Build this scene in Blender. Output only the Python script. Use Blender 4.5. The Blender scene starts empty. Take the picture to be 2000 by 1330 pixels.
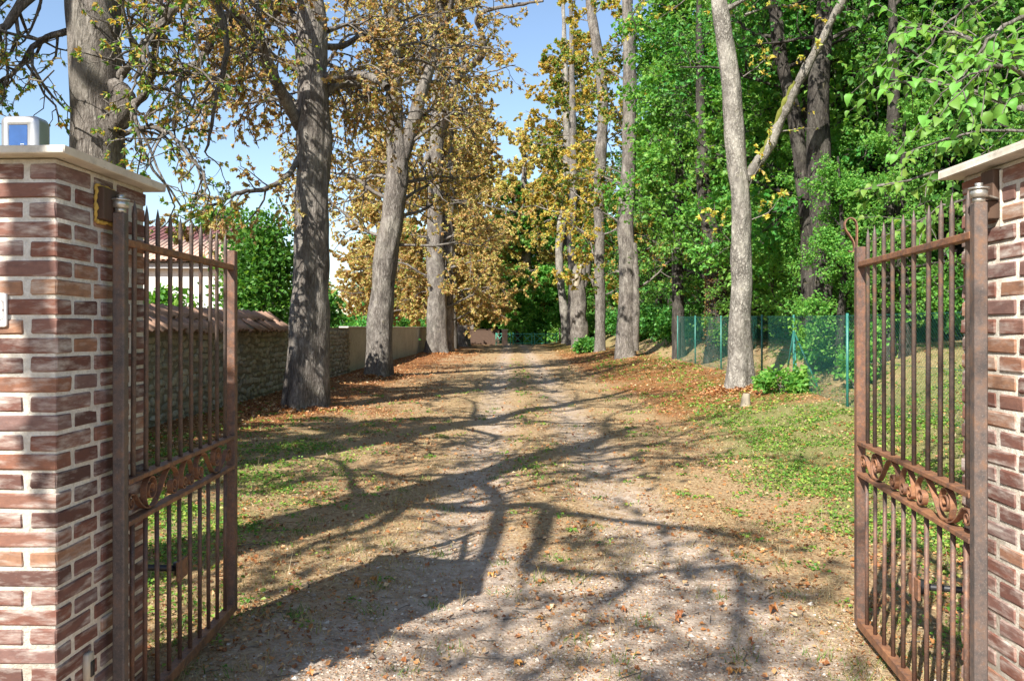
import bpy, math, random
import numpy as np
from mathutils import Vector, noise as mnoise

# ------------------------------------------------------------------ camera, sky, sun, exposure
scene = bpy.context.scene
COL = scene.collection
H = 1.74                     # eye height
F = 1556.0                   # focal length in pixels of the 2000 px wide photograph (28 mm)
cam = bpy.data.cameras.new('camera')
cam.lens = 28.0
cam.sensor_width = 36.0
cam.shift_y = -0.0125
cam.clip_end = 2000
cam.clip_start = 0.05
camo = bpy.data.objects.new('camera', cam)
COL.objects.link(camo)
camo.location = (0, 0, H)
camo.rotation_euler = (math.radians(90), 0, 0)
scene.camera = camo

SUN_EL = math.radians(40.9)
SH = (0.584, 0.996)          # ground shadow offset per metre of height
hor = math.hypot(*SH)
SDIR = Vector((-SH[0] / hor * math.cos(SUN_EL), -SH[1] / hor * math.cos(SUN_EL), math.sin(SUN_EL)))
world = bpy.data.worlds.new('World')
scene.world = world
world.use_nodes = True
wn = world.node_tree
wn.nodes.clear()
sky = wn.nodes.new('ShaderNodeTexSky')
sky.sky_type = 'NISHITA'
sky.sun_disc = False
sky.sun_elevation = SUN_EL
sky.sun_rotation = math.atan2(SDIR.x, SDIR.y)
sky.altitude = 100
sky.air_density = 1.0
sky.dust_density = 0.6
sky.ozone_density = 1.2
bg = wn.nodes.new('ShaderNodeBackground')
bg.inputs['Strength'].default_value = 0.10
wo = wn.nodes.new('ShaderNodeOutputWorld')
wn.links.new(sky.outputs[0], bg.inputs[0])
wn.links.new(bg.outputs[0], wo.inputs[0])
sun = bpy.data.lights.new('sun', 'SUN')
sun.energy = 5.0
sun.angle = math.radians(0.53)
sun.color = (1.0, 0.95, 0.86)
suno = bpy.data.objects.new('sun', sun)
COL.objects.link(suno)
suno.rotation_euler = SDIR.to_track_quat('Z', 'Y').to_euler()
suno.location = (-20, -30, 40)
scene.view_settings.view_transform = 'Standard'
scene.view_settings.look = 'None'
scene.view_settings.gamma = 1.0
scene.view_settings.use_curve_mapping = False
scene.view_settings.exposure = 1.2
scene.cycles.max_bounces = 8
scene.cycles.diffuse_bounces = 4
scene.cycles.transmission_bounces = 4
scene.cycles.use_denoising = True

RNG = np.random.default_rng(7)
random.seed(7)

# ------------------------------------------------------------------ helpers
def place(px, py, d):
    """point of the place at depth d seen in the photo at px, py"""
    return ((px - 1000) / F * d, d, H - (py - 640) / F * d)

def smooth(t):
    t = np.clip(t, 0, 1)
    return t * t * (3 - 2 * t)

_perm = np.random.default_rng(3).random((256, 256))
def vnoise(x, y):
    x = np.asarray(x, float); y = np.asarray(y, float)
    xi = np.floor(x).astype(int); yi = np.floor(y).astype(int)
    fx = x - xi; fy = y - yi
    fx = fx * fx * (3 - 2 * fx); fy = fy * fy * (3 - 2 * fy)
    g = lambda a, b: _perm[a % 256, b % 256]
    return (g(xi, yi) * (1 - fx) + g(xi + 1, yi) * fx) * (1 - fy) + (g(xi, yi + 1) * (1 - fx) + g(xi + 1, yi + 1) * fx) * fy

def fbm(x, y, o=3):
    s = 0; a = 1.0; n = 0
    for i in range(o):
        s = s + a * vnoise(np.asarray(x) * 2 ** i + 17 * i, np.asarray(y) * 2 ** i + 31 * i); n += a; a *= .5
    return s / n

def gz(x, y):
    x = np.asarray(x, float); y = np.asarray(y, float)
    near = smooth((y - 1.5) / 8.0)
    z = near * (0.46 * smooth((x - 2.3) / 3.9) + 0.85 * smooth((x - 6.1) / 2.6) + 0.05 * np.clip(x - 9, 0, 40))
    z = z + 0.08 * smooth((-x - 2.6) / 3.0)
    # wheel ruts
    fade = smooth((100 - y) / 40)
    z = z - 0.045 * fade * (np.exp(-((x + .42) / .33) ** 2) + np.exp(-((x - 1.12) / .33) ** 2))
    z = z + 0.07 * (fbm(x * .7 + 5, y * .7) - .5) + .022 * (fbm(x * 3.1, y * 3.1) - .5)
    return z

def gz1(x, y):
    return float(gz(np.array([x]), np.array([y]))[0])

class Geo:
    """collects quads (and tris stored as quads' cousins) for ONE mesh"""
    def __init__(self):
        self.V = []; self.Q = []; self.T = []; self.n = 0
    def add(self, v, q=None, t=None):
        v = np.asarray(v, float).reshape(-1, 3)
        if q is not None and len(q): self.Q.append(np.asarray(q, np.int64).reshape(-1, 4) + self.n)
        if t is not None and len(t): self.T.append(np.asarray(t, np.int64).reshape(-1, 3) + self.n)
        self.V.append(v); self.n += len(v)
        return self
    def mesh(self, name, mat=None, smooth_shade=True):
        V = np.concatenate(self.V)
        Q = np.concatenate(self.Q) if self.Q else np.zeros((0, 4), np.int64)
        T = np.concatenate(self.T) if self.T else np.zeros((0, 3), np.int64)
        me = bpy.data.meshes.new(name)
        me.vertices.add(len(V)); me.vertices.foreach_set('co', V.astype(np.float32).ravel())
        loops = np.concatenate([Q.ravel(), T.ravel()]).astype(np.int32)
        me.loops.add(len(loops)); me.loops.foreach_set('vertex_index', loops)
        st = np.concatenate([np.arange(len(Q)) * 4, len(Q) * 4 + np.arange(len(T)) * 3]).astype(np.int32)
        me.polygons.add(len(st)); me.polygons.foreach_set('loop_start', st)
        me.polygons.foreach_set('use_smooth', np.full(len(st), bool(smooth_shade)))
        me.update(calc_edges=True)
        if mat: me.materials.append(mat)
        return me
    def build(self, name, mat, parent=None, smooth_shade=True):
        return link(name, self.mesh(name, mat, smooth_shade), parent)
    # shapes
    def box(self, c, s, rot=None):
        c = np.asarray(c, float); s = np.asarray(s, float) / 2
        v = np.array([[-1,-1,-1],[1,-1,-1],[1,1,-1],[-1,1,-1],[-1,-1,1],[1,-1,1],[1,1,1],[-1,1,1]], float) * s
        if rot is not None: v = v @ np.asarray(rot).T
        return self.add(v + c, [[0,3,2,1],[4,5,6,7],[0,1,5,4],[1,2,6,5],[2,3,7,6],[3,0,4,7]])
    def bevel_box(self, c, s, b=.004, jit=0, rng=None, rot=None):
        """box with chamfered edges: 24 verts, 44 triangles"""
        h = np.asarray(s, float) / 2
        V = []; idx = {}
        for sx in (-1, 1):
            for sy in (-1, 1):
                for sz in (-1, 1):
                    for ax in range(3):
                        p = np.array([sx, sy, sz]) * (h - b); p[ax] = (sx, sy, sz)[ax] * h[ax]
                        idx[(sx, sy, sz, ax)] = len(V); V.append(p)
        V = np.array(V)
        if jit: V = V + (rng or RNG).normal(0, jit, V.shape)
        Q = []; T = []
        for ax in range(3):
            o = [a for a in range(3) if a != ax]
            for s_ in (-1, 1):
                ring = []
                for a, bb in ((-1,-1),(1,-1),(1,1),(-1,1)):
                    k = [0,0,0]; k[ax] = s_; k[o[0]] = a; k[o[1]] = bb
                    ring.append(idx[(k[0],k[1],k[2],ax)])
                flip = (s_ < 0) ^ (ax == 1)
                Q.append(ring[::-1] if flip else ring)
            # edges along ax
            for a in (-1, 1):
                for bb in (-1, 1):
                    def K(e, which):
                        k = [0,0,0]; k[ax] = e; k[o[0]] = a; k[o[1]] = bb
                        return idx[(k[0],k[1],k[2],which)]
                    q = [K(-1,o[0]), K(1,o[0]), K(1,o[1]), K(-1,o[1])]
                    flip = (a * bb < 0) ^ (ax == 1)
                    Q.append(q if flip else q[::-1])
        for sx in (-1, 1):
            for sy in (-1, 1):
                for sz in (-1, 1):
                    t = [idx[(sx,sy,sz,0)], idx[(sx,sy,sz,1)], idx[(sx,sy,sz,2)]]
                    T.append(t if sx*sy*sz > 0 else t[::-1])
        if rot is not None: V = V @ np.asarray(rot).T
        return self.add(V + np.asarray(c, float), Q, T)
    def tube(self, P, R, sides=8, disp=None, caps=False, flat=None):
        P = np.asarray(P, float); n = len(P)
        R = np.broadcast_to(np.asarray(R, float), (n,))
        D = np.gradient(P, axis=0); D /= np.linalg.norm(D, axis=1)[:, None] + 1e-12
        m = D.mean(0)
        ref = np.array([1., 0, 0]) if abs(m[0]) < .7 * np.linalg.norm(m) + 1e-9 else np.array([0, 1., 0])
        A = np.cross(D, ref); A /= np.linalg.norm(A, axis=1)[:, None] + 1e-12
        B = np.cross(D, A)
        th = np.linspace(0, 2 * np.pi, sides, endpoint=False)
        rr = R[:, None] * np.ones((1, sides))
        if disp is not None: rr = rr + disp(P, th, R)
        ca = np.cos(th)[None, :, None] * rr[..., None]; sa = np.sin(th)[None, :, None] * rr[..., None]
        V = P[:, None] + A[:, None] * ca + B[:, None] * sa
        i = np.arange(n - 1)[:, None]; j = np.arange(sides)[None, :]; j2 = (j + 1) % sides
        Q = np.stack([i * sides + j + 0 * i, i * sides + j2, (i + 1) * sides + j2, (i + 1) * sides + j], -1).reshape(-1, 4)
        T = []
        V = V.reshape(-1, 3)
        if caps:
            V = np.concatenate([V, P[:1], P[-1:]])
            k = n * sides
            for jj in range(sides):
                T.append([k, (jj + 1) % sides, jj]); T.append([k + 1, (n - 1) * sides + jj, (n - 1) * sides + (jj + 1) % sides])
        return self.add(V, Q, T)

def link(name, data, parent=None):
    o = bpy.data.objects.new(name, data)
    COL.objects.link(o)
    if parent is not None: o.parent = parent
    return o

def tag(o, label, cat, group=None):
    o['label'] = label; o['category'] = cat
    if group: o['group'] = group
    return o

def kind(o, k):
    o['kind'] = k
    return o

def empty(name, loc=(0, 0, 0), rz=0.0):
    o = link(name, None)
    o.empty_display_size = .2
    o.location = loc; o.rotation_euler = (0, 0, rz)
    return o

def copy_thing(root, loc, rz=0.0, sc=1.0, label=None):
    r = root.copy(); COL.objects.link(r)
    r.location = loc; r.rotation_euler = (0, 0, rz); r.scale = (sc, sc, sc) if np.isscalar(sc) else sc
    if label: r['label'] = label
    for ch in list(root.children):
        c = ch.copy(); COL.objects.link(c); c.parent = r
        for g in ch.children:
            k = g.copy(); COL.objects.link(k); k.parent = c
    return r

def catmull(P, n=8):
    P = np.asarray(P, float)
    if len(P) < 3:
        t = np.linspace(0, 1, n + 1)[:, None]; return P[0] + (P[-1] - P[0]) * t
    E = np.concatenate([[2 * P[0] - P[1]], P, [2 * P[-1] - P[-2]]])
    out = []
    for i in range(1, len(E) - 2):
        t = np.linspace(0, 1, n, endpoint=False)[:, None]
        p0, p1, p2, p3 = E[i - 1], E[i], E[i + 1], E[i + 2]
        out.append(.5 * (2 * p1 + (p2 - p0) * t + (2 * p0 - 5 * p1 + 4 * p2 - p3) * t ** 2 + (3 * p1 - p0 - 3 * p2 + p3) * t ** 3))
    out.append(P[-1:])
    return np.concatenate(out)

# ------------------------------------------------------------------ materials
def mat(name):
    m = bpy.data.materials.new(name); m.use_nodes = True
    nt = m.node_tree; b = nt.nodes['Principled BSDF']
    return m, nt, b

def node(nt, typ, **kw):
    n = nt.nodes.new(typ)
    for k, v in kw.items():
        if k in n.inputs.keys() if hasattr(n.inputs, 'keys') else False: n.inputs[k].default_value = v
        else: setattr(n, k, v)
    return n

def ramp(nt, fac, stops, interp='LINEAR'):
    r = nt.nodes.new('ShaderNodeValToRGB')
    cr = r.color_ramp; cr.interpolation = interp
    while len(cr.elements) < len(stops): cr.elements.new(.5)
    for e, (p, c) in zip(cr.elements, stops):
        e.position = p; e.color = (c[0], c[1], c[2], 1) if not np.isscalar(c) else (c, c, c, 1)
    nt.links.new(fac, r.inputs[0])
    return r.outputs[0]

def mixc(nt, fac, a, b, blend='MIX'):
    m = nt.nodes.new('ShaderNodeMix'); m.data_type = 'RGBA'; m.blend_type = blend
    for s, v in ((m.inputs[0], fac), (m.inputs[6], a), (m.inputs[7], b)):
        if hasattr(v, 'is_output'): nt.links.new(v, s)
        elif np.isscalar(v): s.default_value = v
        else: s.default_value = (v[0], v[1], v[2], 1)
    return m.outputs[2]

def math_n(nt, op, a, b=None):
    m = nt.nodes.new('ShaderNodeMath'); m.operation = op
    for s, v in ((m.inputs[0], a), (m.inputs[1], b)):
        if v is None: continue
        if hasattr(v, 'is_output'): nt.links.new(v, s)
        else: s.default_value = v
    return m.outputs[0]

def tex(nt, scale, detail=4, rough=.55, coord='Object', stretch=None, kind_='noise', dist=0.0):
    tc = nt.nodes.new('ShaderNodeTexCoord')
    out = tc.outputs[coord]
    if stretch is not None:
        mp = nt.nodes.new('ShaderNodeMapping'); mp.inputs['Scale'].default_value = stretch
        nt.links.new(out, mp.inputs[0]); out = mp.outputs[0]
    if kind_ == 'noise':
        t = nt.nodes.new('ShaderNodeTexNoise'); t.inputs['Scale'].default_value = scale
        t.inputs['Detail'].default_value = detail; t.inputs['Roughness'].default_value = rough; t.inputs['Distortion'].default_value = dist
        nt.links.new(out, t.inputs['Vector']); return t.outputs[0]
    t = nt.nodes.new('ShaderNodeTexVoronoi'); t.inputs['Scale'].default_value = scale
    nt.links.new(out, t.inputs['Vector']); return t.outputs[0]

def bump(nt, b, height, strength=.5, dist=.01):
    n = nt.nodes.new('ShaderNodeBump'); n.inputs['Strength'].default_value = strength; n.inputs['Distance'].default_value = dist
    nt.links.new(height, n.inputs['Height']); nt.links.new(n.outputs[0], b.inputs['Normal'])

def leaf_mat(name, stops, trans=.35, rough=.5, transtint=(1.35, 1.3, .6)):
    m, nt, b = mat(name)
    g = nt.nodes.new('ShaderNodeNewGeometry')
    oi = nt.nodes.new('ShaderNodeObjectInfo')
    col = ramp(nt, g.outputs['Random Per Island'], stops)
    hsv = nt.nodes.new('ShaderNodeHueSaturation')
    v = math_n(nt, 'ADD', math_n(nt, 'MULTIPLY', oi.outputs['Random'], .3), .85)
    nt.links.new(v, hsv.inputs['Value']); nt.links.new(col, hsv.inputs['Color'])
    hu = math_n(nt, 'ADD', math_n(nt, 'MULTIPLY', oi.outputs['Random'], .03), .485)
    nt.links.new(hu, hsv.inputs['Hue'])
    nt.links.new(hsv.outputs[0], b.inputs['Base Color'])
    b.inputs['Roughness'].default_value = rough
    b.inputs['Specular IOR Level'].default_value = .35
    tr = nt.nodes.new('ShaderNodeBsdfTranslucent')
    nt.links.new(mixc(nt, 1.0, hsv.outputs[0], transtint, 'MULTIPLY'), tr.inputs[0])
    mx = nt.nodes.new('ShaderNodeMixShader'); mx.inputs[0].default_value = trans
    nt.links.new(b.outputs[0], mx.inputs[1]); nt.links.new(tr.outputs[0], mx.inputs[2])
    nt.links.new(mx.outputs[0], nt.nodes['Material Output'].inputs[0])
    return m

def bark_mat(name, dark, light, lichen=(.34, .33, .27), lich=.35, scale=1.0, strength=1.0, stretch=.2, crack=.8):
    m, nt, b = mat(name)
    n1 = tex(nt, 11 * scale, 7, .7, stretch=(1, 1, stretch * 1.1), dist=1.0)
    n2 = tex(nt, 55 * scale, 5, .65, stretch=(1, 1, stretch * 2))
    n3 = tex(nt, 1.6 * scale, 4, .6, stretch=(1, 1, .7))
    # cracked plates, edges warped by noise
    tc = nt.nodes.new('ShaderNodeTexCoord')
    mp = nt.nodes.new('ShaderNodeMapping'); mp.inputs['Scale'].default_value = (1, 1, stretch)
    nt.links.new(tc.outputs['Object'], mp.inputs[0])
    wv = nt.nodes.new('ShaderNodeTexNoise'); wv.inputs['Scale'].default_value = 14 * scale; wv.inputs['Detail'].default_value = 3
    nt.links.new(mp.outputs[0], wv.inputs['Vector'])
    mixv = nt.nodes.new('ShaderNodeVectorMath'); mixv.operation = 'MULTIPLY_ADD'
    nt.links.new(wv.outputs['Color'], mixv.inputs[0]); mixv.inputs[1].default_value = (.09 / scale,) * 3
    nt.links.new(mp.outputs[0], mixv.inputs[2])
    vo = nt.nodes.new('ShaderNodeTexVoronoi'); vo.feature = 'DISTANCE_TO_EDGE'; vo.inputs['Scale'].default_value = 21 * scale
    nt.links.new(mixv.outputs[0], vo.inputs['Vector'])
    ck = ramp(nt, vo.outputs['Distance'], [(0.0, 0), (.06, .35), (.25, 1)])
    mk = tex(nt, 3.3 * scale, 4, .6, stretch=(1, 1, .6))
    ck = math_n(nt, 'MAXIMUM', ck, ramp(nt, mk, [(.42, .85), (.62, .0)]))
    h = math_n(nt, 'ADD', math_n(nt, 'MULTIPLY', n1, .55), math_n(nt, 'ADD', math_n(nt, 'MULTIPLY', n2, .25), math_n(nt, 'MULTIPLY', ck, .28 * crack)))
    c = ramp(nt, math_n(nt, 'ADD', math_n(nt, 'MULTIPLY', n1, .65), math_n(nt, 'MULTIPLY', n2, .35)), [(.36, [x * .55 for x in dark]), (.48, dark), (.64, light)])
    c = mixc(nt, ramp(nt, n3, [(.48, 0), (.68, lich)]), c, lichen)
    n4 = tex(nt, 2.7 * scale, 5, .7, stretch=(1, 1, .45))
    c = mixc(nt, ramp(nt, n4, [(.52, 0), (.68, .6)]), c, [x * .5 for x in dark])
    n5 = tex(nt, 6 * scale, 5, .7)
    c = mixc(nt, ramp(nt, n5, [(.6, 0), (.74, .35)]), c, (.24, .22, .08))
    c = mixc(nt, math_n(nt, 'MULTIPLY', math_n(nt, 'SUBTRACT', 1.0, ck), crack), c, [x * .35 for x in dark])
    nt.links.new(c, b.inputs['Base Color'])
    b.inputs['Roughness'].default_value = .9
    b.inputs['Specular IOR Level'].default_value = .15
    bump(nt, b, h, strength, .07)
    return m

M = {}
M['bark'] = bark_mat('chestnut_bark', (.15, .13, .114), (.36, .33, .295), (.40, .38, .32), strength=1.0)
M['bark_pale'] = bark_mat('pale_lichen_bark', (.21, .19, .165), (.47, .44, .39), (.54, .51, .44), .5, stretch=.45, scale=.95)
M['bark_dark'] = bark_mat('dark_bark', (.055, .048, .042), (.14, .125, .11), lich=.15)
M['twig'] = bark_mat('twig_bark', (.13, .115, .10), (.27, .245, .21), lich=.25, strength=.4)
M['leaf_rust'] = leaf_mat('rust_leaves', [(0, (.42, .23, .085)), (.22, (.60, .40, .155)), (.46, (.66, .53, .22)), (.68, (.58, .55, .19)), (.85, (.42, .46, .12)), (1, (.20, .28, .05))], .45, transtint=(1.2, 1.05, .75))
M['leaf_gold'] = leaf_mat('golden_leaves', [(0, (.50, .30, .08)), (.35, (.64, .46, .11)), (.65, (.55, .50, .11)), (.85, (.34, .42, .08)), (1, (.17, .28, .05))], .45)
M['leaf_green'] = leaf_mat('green_leaves', [(0, (.045, .15, .03)), (.4, (.07, .235, .042)), (.8, (.11, .30, .05)), (1, (.20, .35, .06))], .42)
M['leaf_fresh'] = leaf_mat('fresh_leaves', [(0, (.075, .23, .04)), (.5, (.14, .34, .055)), (1, (.25, .42, .08))], .45)
M['leaf_mix'] = leaf_mat('mixed_leaves', [(0, (.08, .19, .035)), (.35, (.15, .28, .05)), (.6, (.34, .36, .07)), (.8, (.52, .36, .10)), (1, (.48, .24, .06))], .42)
M['leaf_blue'] = leaf_mat('bluish_needles', [(0, (.035, .085, .06)), (.5, (.06, .13, .09)), (1, (.1, .18, .12))], .25)
M['litter'] = leaf_mat('dead_leaves', [(0, (.13, .05, .02)), (.3, (.28, .11, .035)), (.6, (.42, .19, .06)), (.85, (.48, .29, .13)), (1, (.56, .42, .25))], .15)
M['creeper'] = leaf_mat('brown_creeper', [(0, (.06, .03, .015)), (.4, (.16, .075, .03)), (.75, (.27, .13, .05)), (.9, (.16, .2, .05)), (1, (.07, .16, .03))], .25)
M['clover'] = leaf_mat('low_green_plants', [(0, (.06, .14, .02)), (.4, (.11, .24, .03)), (.75, (.22, .33, .05)), (1, (.40, .40, .10))], .35)
M['straw'] = leaf_mat('dry_grass', [(0, (.26, .20, .10)), (.5, (.40, .32, .17)), (.8, (.5, .42, .25)), (1, (.2, .26, .06))], .3)
M['grass'] = leaf_mat('green_grass', [(0, (.06, .14, .02)), (.6, (.12, .23, .04)), (1, (.3, .3, .1))], .3)

def rust_mat(name, a, b_, c_, sc=1.0):
    m, nt, b = mat(name)
    n1 = tex(nt, 26 * sc, 6, .7); n2 = tex(nt, 5 * sc, 3, .6, stretch=(1, 1, .35)); n3 = tex(nt, 160 * sc, 3, .6)
    c = ramp(nt, math_n(nt, 'ADD', math_n(nt, 'MULTIPLY', n1, .6), math_n(nt, 'MULTIPLY', n2, .4)), [(.40, a), (.52, b_), (.66, c_)])
    c = mixc(nt, ramp(nt, n3, [(.55, 0), (.75, .35)]), c, (.34, .30, .27))
    nt.links.new(c, b.inputs['Base Color'])
    b.inputs['Metallic'].default_value = .25
    b.inputs['Roughness'].default_value = .62
    bump(nt, b, n1, .35, .003)
    return m
M['iron'] = rust_mat('rusted_iron', (.085, .058, .048), (.16, .085, .058), (.30, .135, .065))
M['iron_dark'] = rust_mat('weathered_iron', (.075, .065, .062), (.13, .095, .08), (.22, .12, .07))
M['iron_rail'] = rust_mat('orange_rusted_iron', (.13, .07, .048), (.25, .115, .06), (.38, .18, .085))

def brick_mat():
    m, nt, b = mat('hand_made_brick')
    oi = nt.nodes.new('ShaderNodeObjectInfo')
    base = ramp(nt, oi.outputs['Random'], [(0, (.095, .052, .043)), (.22, (.15, .068, .052)), (.45, (.21, .09, .062)), (.62, (.20, .125, .112)), (.8, (.25, .11, .068)), (1, (.34, .19, .115))])
    tc = nt.nodes.new('ShaderNodeTexCoord')
    off = nt.nodes.new('ShaderNodeVectorMath'); off.operation = 'MULTIPLY_ADD'
    cmb = nt.nodes.new('ShaderNodeCombineXYZ')
    for i in range(3): nt.links.new(math_n(nt, 'MULTIPLY', oi.outputs['Random'], 37.0 + i * 13), cmb.inputs[i])
    add = nt.nodes.new('ShaderNodeVectorMath'); add.operation = 'ADD'
    nt.links.new(tc.outputs['Object'], add.inputs[0]); nt.links.new(cmb.outputs[0], add.inputs[1])
    def nz(scale, st=(1, 1, 1), det=5):
        mp = nt.nodes.new('ShaderNodeMapping'); mp.inputs['Scale'].default_value = st
        nt.links.new(add.outputs[0], mp.inputs[0])
        t = nt.nodes.new('ShaderNodeTexNoise'); t.inputs['Scale'].default_value = scale; t.inputs['Detail'].default_value = det; t.inputs['Roughness'].default_value = .65
        nt.links.new(mp.outputs[0], t.inputs['Vector']); return t.outputs[0]
    n1 = nz(14, (1, 1, 2.6)); n2 = nz(60); n3 = nz(9, (.7, .7, 3))
    c = mixc(nt, ramp(nt, n1, [(.35, 0), (.7, .55)]), base, (.085, .05, .046))
    c = mixc(nt, ramp(nt, n2, [(.6, 0), (.8, .25)]), c, (.42, .2, .11))
    c = mixc(nt, ramp(nt, n3, [(.47, 0), (.58, .25), (.72, .76)]), c, (.56, .51, .46))
    nt.links.new(c, b.inputs['Base Color']); b.inputs['Roughness'].default_value = .93; b.inputs['Specular IOR Level'].default_value = .2
    bump(nt, b, n2, .5, .004)
    return m
M['brick'] = brick_mat()

def simple(name, col, rough=.7, sc=30, var=.25, metal=0, bs=.3, bd=.004, stretch=None):
    m, nt, b = mat(name)
    n = tex(nt, sc, 5, .6, stretch=stretch)
    n2 = tex(nt, sc * .13, 3, .6)
    f = math_n(nt, 'ADD', math_n(nt, 'MULTIPLY', n, .5), math_n(nt, 'MULTIPLY', n2, .5))
    c = ramp(nt, f, [(.3, [x * (1 - var) for x in col]), (.7, [min(1, x * (1 + var)) for x in col])])
    nt.links.new(c, b.inputs['Base Color'])
    b.inputs['Roughness'].default_value = rough; b.inputs['Metallic'].default_value = metal
    if bs: bump(nt, b, n, bs, bd)
    return m
def mortar_mat():
    m, nt, b = mat('lime_mortar')
    n = tex(nt, 60, 6, .7); n2 = tex(nt, 4.5, 5, .65); n3 = tex(nt, 14, 4, .6, stretch=(1, 1, .3))
    c = ramp(nt, n, [(.3, (.47, .42, .35)), (.6, (.68, .63, .55))])
    c = mixc(nt, ramp(nt, n2, [(.45, 0), (.7, .55)]), c, (.40, .34, .26))
    c = mixc(nt, ramp(nt, n3, [(.58, 0), (.75, .45)]), c, (.27, .23, .18))
    nt.links.new(c, b.inputs['Base Color']); b.inputs['Roughness'].default_value = .95; b.inputs['Specular IOR Level'].default_value = .1
    bump(nt, b, n, 1.0, .006)
    return m
M['mortar'] = mortar_mat()
def cap_mat():
    m, nt, b = mat('pale_capstone')
    n = tex(nt, 40, 6, .7); n2 = tex(nt, 5, 5, .65); n3 = tex(nt, 13, 5, .7)
    c = ramp(nt, n2, [(.3, (.44, .39, .32)), (.7, (.64, .59, .51))])
    c = mixc(nt, ramp(nt, n3, [(.55, 0), (.72, .6)]), c, (.27, .25, .21))
    c = mixc(nt, ramp(nt, n, [(.63, 0), (.7, .8)]), c, (.16, .15, .12))
    nt.links.new(c, b.inputs['Base Color']); b.inputs['Roughness'].default_value = .9
    bump(nt, b, n, .6, .004)
    return m
M['cap'] = cap_mat()
M['silver'] = simple('brushed_silver', (.46, .46, .47), .42, 60, .06, .75, .05)
M['zinc'] = simple('zinc_steel', (.55, .54, .5), .35, 60, .12, .8, .1)
M['screen'] = simple('blue_window', (.025, .075, .22), .22, 25, .25, 0, 0)
M['enamel'] = simple('white_enamel', (.82, .81, .78), .25, 30, .04, 0, 0)
M['enamel_line'] = simple('dark_enamel_line', (.12, .05, .04), .4, 30, .1, 0, 0)
M['wood_dark'] = simple('dark_stained_wood', (.075, .042, .026), .75, 40, .35, 0, .6, stretch=(1, 1, .15))
M['foam'] = simple('yellow_expanding_foam', (.50, .33, .07), .85, 60, .35, 0, .9)
M['black'] = simple('black_plastic', (.02, .02, .022), .4, 40, .2, 0, .1)
M['beige'] = simple('beige_plastic', (.5, .42, .32), .45, 40, .1, 0, .1)
M['green_metal'] = simple('green_coated_metal', (.03, .16, .13), .45, 40, .25, 0, .15)
M['green_wire'] = simple('green_coated_wire', (.02, .12, .10), .5, 40, .2, 0, 0)
M['barrier'] = simple('green_barrier_paint', (.06, .32, .22), .5, 40, .2, 0, .1)
M['tile'] = simple('old_clay_tile', (.27, .165, .115), .9, 6, .5, 0, .4)
M['tile_pink'] = simple('pink_clay_tile', (.50, .33, .25), .85, 3, .3, 0, .3)
M['tile_maroon'] = simple('maroon_roof_sheet', (.15, .06, .052), .6, 3, .25, 0, .1)
M['render_white'] = simple('white_render', (.62, .60, .56), .9, 8, .08, 0, .2)
M['grey_trim'] = simple('grey_trim', (.33, .33, .33), .7, 8, .1, 0, .1)
M['stone_mortar'] = simple('earth_mortar', (.17, .145, .10), .95, 18, .35, 0, .9, .02)
M['wood_pale'] = simple('pale_dead_wood', (.31, .26, .19), .85, 14, .35, 0, .6, stretch=(1, 1, .2))
M['moss'] = simple('moss', (.13, .14, .02), .95, 30, .4, 0, .8)

def stone_mat(name, stops, rough=.88):
    m, nt, b = mat(name)
    oi = nt.nodes.new('ShaderNodeObjectInfo'); g = nt.nodes.new('ShaderNodeNewGeometry')
    r = math_n(nt, 'FRACT', math_n(nt, 'ADD', oi.outputs['Random'], g.outputs['Random Per Island']))
    c = ramp(nt, r, stops)
    n = tex(nt, 22, 5, .65)
    c = mixc(nt, ramp(nt, n, [(.4, 0), (.75, .5)]), c, [x * .5 for x in stops[0][1]])
    nt.links.new(c, b.inputs['Base Color']); b.inputs['Roughness'].default_value = rough
    bump(nt, b, n, .7, .01)
    return m
M['rubble'] = stone_mat('rubble_stone', [(0, (.19, .16, .11)), (.4, (.31, .265, .185)), (.75, (.40, .35, .26)), (1, (.24, .22, .135))])
M['pebble'] = stone_mat('pebble', [(0, (.25, .19, .14)), (.4, (.39, .32, .25)), (.8, (.52, .45, .37)), (1, (.66, .61, .54))], .7)

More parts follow.
